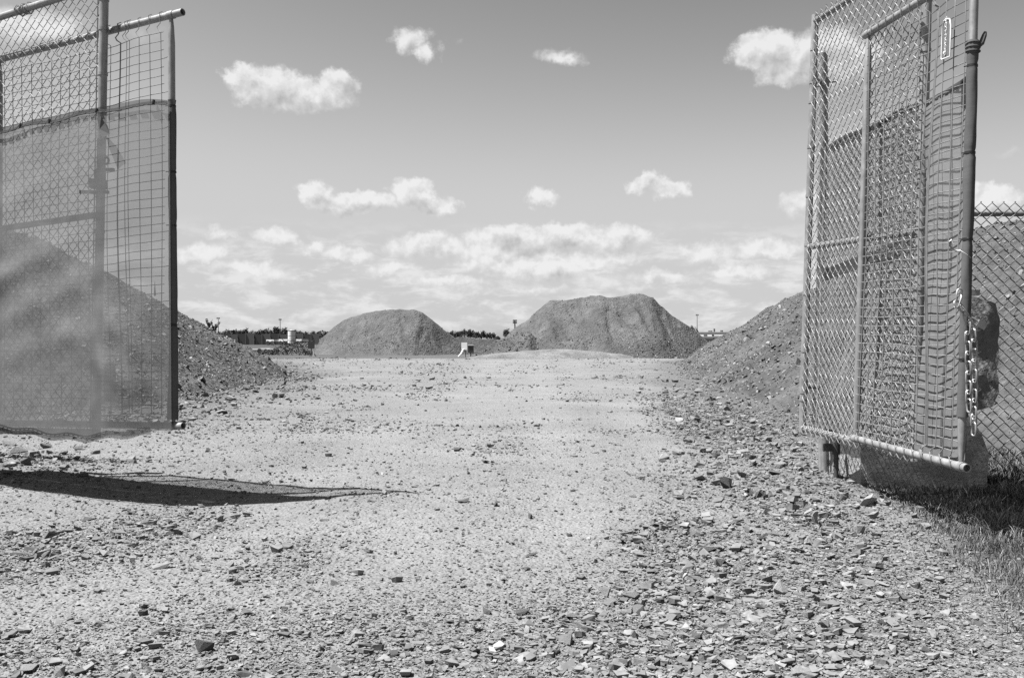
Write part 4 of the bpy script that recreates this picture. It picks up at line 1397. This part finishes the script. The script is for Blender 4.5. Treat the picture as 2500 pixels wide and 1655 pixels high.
def mast(sx, top_sy, D, label, heads, panel=False, r=.12):
    x = (sx - 1250) / FPX * D; H = EYE + (830 - top_sy) / FPX * D
    o = empty('light_mast', (x, D, 0), label, 'light mast')
    MB().tube([(x, D, 0), (x, D, H)], [r * 1.3, r * .7], 8).build('pole', M['mid_grey'], o)
    if panel:
        w = 5.2 * D / FPX
        for k in range(3): MB().box((x, D, H - k * 3.2 * D / FPX), (w * 2, .15, .2)).build('crossbar', M['dark_metal'], o, False)
        for i in range(4):
            for j in range(2):
                MB().box((x + (i - 1.5) * w * .52, D - .2, H - (.4 + j * 3.0) * D / FPX), (w * .34, .3, 2.0 * D / FPX)).build('lamp', M['mid_grey'], o, False)
    else:
        w = heads * D / FPX
        MB().box((x, D, H), (w, .1, .12)).build('crossbar', M['mid_grey'], o, False)
        for sx_2 in (-1, 1): MB().box((x + sx_2 * w * .38, D - .1, H - .15), (w * .26, .4, .45)).build('lamp', M['dark_metal'], o, False)
    return o


mast(533, 776, 330, 'thin light mast furthest left, just past the left mound', 7)
mast(684, 779, 330, 'thin light mast above the left tree line beside the white silo', 6)
mast(1257, 782, 210, 'floodlight mast with a square lamp rack left of the largest pile', 6, True, .16)
mast(1702, 768, 330, 'thin light mast above the white buildings at right', 6)

# silo
sl_ = empty('silo', ((712 - 1250) / FPX * 180, 180, 0), 'white cylindrical silo in front of the left tree line', 'silo')
sxl = (712 - 1250) / FPX * 180
MB().tube([(sxl, 180, 0), (sxl, 180, EYE + 21 / FPX * 180)], .67, 24).build('shell', M['white'], sl_, True, 40)
MB().tube([(sxl, 180, EYE + 21 / FPX * 180), (sxl, 180, EYE + 21 / FPX * 180 + .35)], [.67, .15], 24).build('roof', M['light_grey'], sl_, True, 20)
for k in range(3): MB().tube([(sxl, 180, .8 + k * .9), (sxl, 180, .86 + k * .9)], .682, 24).build('hoop', M['light_grey'], sl_, True)

# screened fence in front of the far trees: dark cloth bays between posts
D = 200
ff = empty('screened_fence', ((560 - 1250) / FPX * D, D, 0), 'long dark screened fence under the left tree line', 'fence')
sxs = list(range(520, 800, 20))
for i, sx in enumerate(sxs[:-1]):
    x0 = (sx - 1250) / FPX * D; x1 = (sxs[i + 1] - 1250) / FPX * D; zt = EYE + (830 - 815 + [0, 1, -1][i % 3]) / FPX * D
    MB().box(((x0 + x1) / 2, D + .1 * (i % 2), zt / 2), (x1 - x0 - .06, .05, zt)).build('screen_bay', M[['mid_grey', 'dark_metal'][i % 2]], ff, False)
    MB().tube([(x0, D - .1, 0), (x0, D - .1, zt + .1)], .06, 6).build('fence_post', M['mid_grey'], ff)
# white line of parked trailers far off
for k, (sx, w, h) in enumerate(((668, 22, 5), (700, 26, 6), (738, 16, 6), (1100, 14, 3), (1135, 18, 3))):
    D2 = 185; x = (sx - 1250) / FPX * D2; w_ = w / FPX * D2; h_ = h / FPX * D2
    o = empty('parked_trailer', (x, D2, 0), ['low white trailer left of the brushwood pile', 'low white trailer directly behind the brushwood pile', 'short white trailer right of the brushwood pile',
              'white trailer nearest the smaller flat-topped pile', 'white trailer between the two flat-topped piles'][k], 'trailer')
    o.rotation_euler = (0, 0, -.4)
    zb = EYE - (844 - 830) / FPX * D2
    zb = max(zb, .5)
    MB().box((x, D2, zb + h_ / 2 + .15), (w_, 2.2, h_)).build('body', M['white'], o, False)
    MB().box((x, D2, zb + .1), (w_ * .9, 1.8, .12)).build('chassis', M['dark'], o, False)
    for s in (-.3, .3): MB().tube([(x + w_ * s, D2 - 1.1, zb - .1), (x + w_ * s, D2 - .85, zb - .1)], .42, 12).build('wheel', M['dark'], o)

# concrete pipes
for k, (sx, sy, ww) in enumerate(((620, 857, 11), (640, 858, 12), (655, 859, 11))):
    D3 = 66; x = (sx - 1250) / FPX * D3; R = ww / FPX * D3 * .62; z = EYE - (sy - 8 - 830) / FPX * D3
    m = MB().pipe((x - .02, D3 - .6, R), (x + .25, D3 + 1.2, R), R, R * .16, 20)
    o = m.build('concrete_pipe', M['light_grey'], None, True)
    tag(o, ['leftmost short concrete pipe beyond the left mound', 'middle short concrete pipe beyond the left mound', 'rightmost short concrete pipe beyond the left mound'][k], 'pipe', 'concrete pipes beyond the left mound')

# brushwood pile
D4 = 62
br = empty('brush_pile', ((715 - 1250) / FPX * D4, D4, 0), 'dark uprooted brushwood heap left of the smaller flat-topped pile', 'brush pile')
rb = random.Random(77); tw_ = MB()
OUT = [(655, 856), (680, 848), (700, 842), (715, 834), (728, 830), (738, 834), (748, 850), (760, 862)]
for k in range(900):
    sx = rb.uniform(652, 760); top = np.interp(sx, [p[0] for p in OUT], [p[1] for p in OUT]); H = EYE + (830 - top) / FPX * D4
    x = (sx - 1250) / FPX * D4; z = rb.uniform(0, max(.1, H)) * (1 if rb.random() < .9 else 1.15); y = D4 + rb.uniform(-.7, .7)
    a = rb.uniform(0, 6.28); L = rb.uniform(.06, .22)
    d = Vector((math.cos(a), rb.uniform(-.5, .5), math.sin(a)))
    p = Vector((x, y, z)); s = Vector((rb.uniform(-1, 1), rb.uniform(-1, 1), rb.uniform(-1, 1))) * .07
    tw_.add([p, p + d * L, p + s], [(0, 1, 2)])
tw_.build('leafy_twigs', M['brush'], br, False); br_t = bpy.data.objects
for k in range(26):
    sx = rb.uniform(675, 755); x = (sx - 1250) / FPX * D4; a = rb.uniform(.3, 2.6); L = rb.uniform(.5, 1.1); z = rb.uniform(.1, .6)
    p = Vector((x, D4 - .6, z)); q = p + Vector((math.cos(a) * L, 0, math.sin(a) * L * .6))
    MB().tube([p, (p + q) / 2 + Vector((.03, 0, .04)), q], [.035, .025, .01], 5).build('branch', M['twig' if k % 6 == 0 else 'brush'], br)

# signs between the piles
def board(sx0, sx1, sy0, sy1, D, name, label, cat, mat, post=None, th=.04):
    x0, x1 = [(s - 1250) / FPX * D for s in (sx0, sx1)]; z0, z1 = [EYE + (830 - s) / FPX * D for s in (sy1, sy0)]
    o = empty(name, ((x0 + x1) / 2, D, 0), label, cat)
    MB().box(((x0 + x1) / 2, D, (z0 + z1) / 2), (x1 - x0, th, z1 - z0)).build('board', M[mat], o, False)
    for fx in (post or (.5,)):
        px = lerp(x0, x1, fx); MB().box((px, D + .05, z0 / 2), (.07, .05, z0)).build('post', M['light_grey'], o, False)
    return o


wb = board(1125, 1143, 836, 854, 55, 'notice_board', 'blank white square board between the two flat-topped piles', 'sign', 'board_white')
MB().tube([((1133 - 1250) / FPX * 55, 54.95, .45), ((1133 - 1250) / FPX * 55 - .05, 54.8, .2), ((1128 - 1250) / FPX * 55, 54.6, .02)], [.05, .05, .03], 8).build('bent_foot', M['white'], wb)
wb.rotation_euler = (0, 0, -.6)
bx = (1149.5 - 1250) / FPX * 57
mb_ = empty('equipment_box', (bx, 57, 0), 'dark box with a pale lid right behind the white board', 'box')
MB().box((bx, 57, .43), (.32, .45, .40)).build('body', M['dark_metal'], mb_, False); MB().box((bx, 57, .655), (.34, .5, .04)).build('lid', M['white'], mb_, False)
MB().box((bx, 57, .12), (.06, .06, .24)).build('leg', M['dark_metal'], mb_, False)
board(752, 768, 834, 851, 58, 'dark_sign', 'dark square panel on a post at the left foot of the smaller pile', 'sign', 'dark_metal')
D5 = 56
cx5 = (763 - 1250) / FPX * D5
mk = empty('marker_stake', (cx5, D5, 0), 'small white stake leaning on a dark tripod before the smaller pile', 'stake')
MB().box((cx5 + .05, D5, .17), (.07, .03, .30)).build('stake', M['white'], mk, False)
for s in (-1, 1, .3): MB().tube([(cx5, D5, .3), (cx5 + .2 * s, D5 + .1, 0)], .02, 5).build('leg', M['dark_metal'], mk)

# white works buildings at right
def building(sx0, sx1, top, D, label, openings, mat='white', depth=7):
    x0, x1 = [(s - 1250) / FPX * D for s in (sx0, sx1)]; zt = EYE + (830 - top) / FPX * D
    o = empty('works_building', ((x0 + x1) / 2, D, 0), label, 'building')
    MB().box(((x0 + x1) / 2, D + depth / 2, zt / 2), (x1 - x0, depth, zt)).build('wall', M[mat], o, False)
    MB().box(((x0 + x1) / 2, D + depth / 2, zt + .08), (x1 - x0 + .3, depth + .3, .16)).build('roof_edge', M['light_grey'], o, False)
    for (a, b, t, bt, mt, nm) in openings:
        xa, xb = [(s - 1250) / FPX * D for s in (a, b)]; za, zb = [EYE + (830 - s) / FPX * D for s in (bt, t)]
        za = max(za, .05)
        MB().box(((xa + xb) / 2, D - .03, (za + zb) / 2), (xb - xa, .12, zb - za)).build(nm, M[mt], o, False)
    o.rotation_euler = (0, 0, -.42)
    return o


building(1686, 1800, 812, 260, 'long white flat-roofed building behind the largest pile at right', [(1718, 1726, 816, 820, 'mid_grey', 'vent'), (1745, 1756, 820, 823, 'dark', 'window'), (1758, 1768, 820, 823, 'dark', 'window'), (1738, 1743, 817, 820, 'dark', 'window')])
building(1700, 1790, 823, 190, 'nearer white shed with a dark doorway between the pile and the right bank', [(1719, 1740, 827, 840, 'glass', 'doorway'), (1741, 1744, 825, 840, 'dark', 'door'), (1710, 1716, 828, 830, 'dark', 'window'), (1750, 1756, 828, 832, 'dark', 'window')], depth=5)
for k, (sx, a, b, w) in enumerate(((1734, 804, 812, 2), (1752, 808, 812, 5), (1724, 809, 812, 8))):
    x = (sx - 1250) / FPX * 262; z0 = EYE + (830 - b) / FPX * 262; z1 = EYE + (830 - a) / FPX * 262
    o = MB().box((x, 263, (z0 + z1) / 2 + .2), (w / FPX * 262, 1, z1 - z0)).build('roof_unit', M['mid_grey'], bpy.data.objects['works_building'], False)
# weed cluster on the crest of the left mound
def weed(x, y, z, h, n, label):
    o = empty('weed', (x, y, z), label, 'plant'); r = random.Random(int(x * 100))
    for k in range(n):
        a = r.uniform(0, 6.28); l = r.uniform(.4, 1) * h; d = Vector((math.cos(a) * .5, math.sin(a) * .5, 1)) * l
        m = MB().tube([(x, y, z - .05), Vector((x, y, z)) + d * .6, Vector((x, y, z)) + d], [.012, .01, .004], 4)
        for j in range(6):
            q = Vector((x, y, z)) + d * r.uniform(.3, 1); s = [Vector((r.uniform(-1, 1), r.uniform(-1, 1), r.uniform(-1, 1))) * .06 for _ in range(2)]
            m.add([q, q + s[0], q + s[1]], [(0, 1, 2)])
        m.build('stem', M['brush'], o, False)


for k, (sx, D6) in enumerate(((511, 40), (524, 40.5))):
    x = (sx - 1250) / FPX * D6
    ys = np.linspace(15, 44, 200); xs = (sx - 1250) / FPX * ys; hh = hL(xs, ys) + ground_z(xs, ys); q = np.argmax((hh - EYE) / ys)
    weed(xs[q], ys[q], hh[q], .3, 9, ['tall dark weed on the crest line of the left mound', 'lower dark weed just right of the tall one on the left mound'][k])
xs = np.array([4.6, 5.0]); 
weed(5.0, 15.2, float(hR(np.array([5.0]), np.array([15.2]))[0] + ground_z(5.0, 15.2)), .25, 10, 'dark weed tuft low on the right bank')

# end
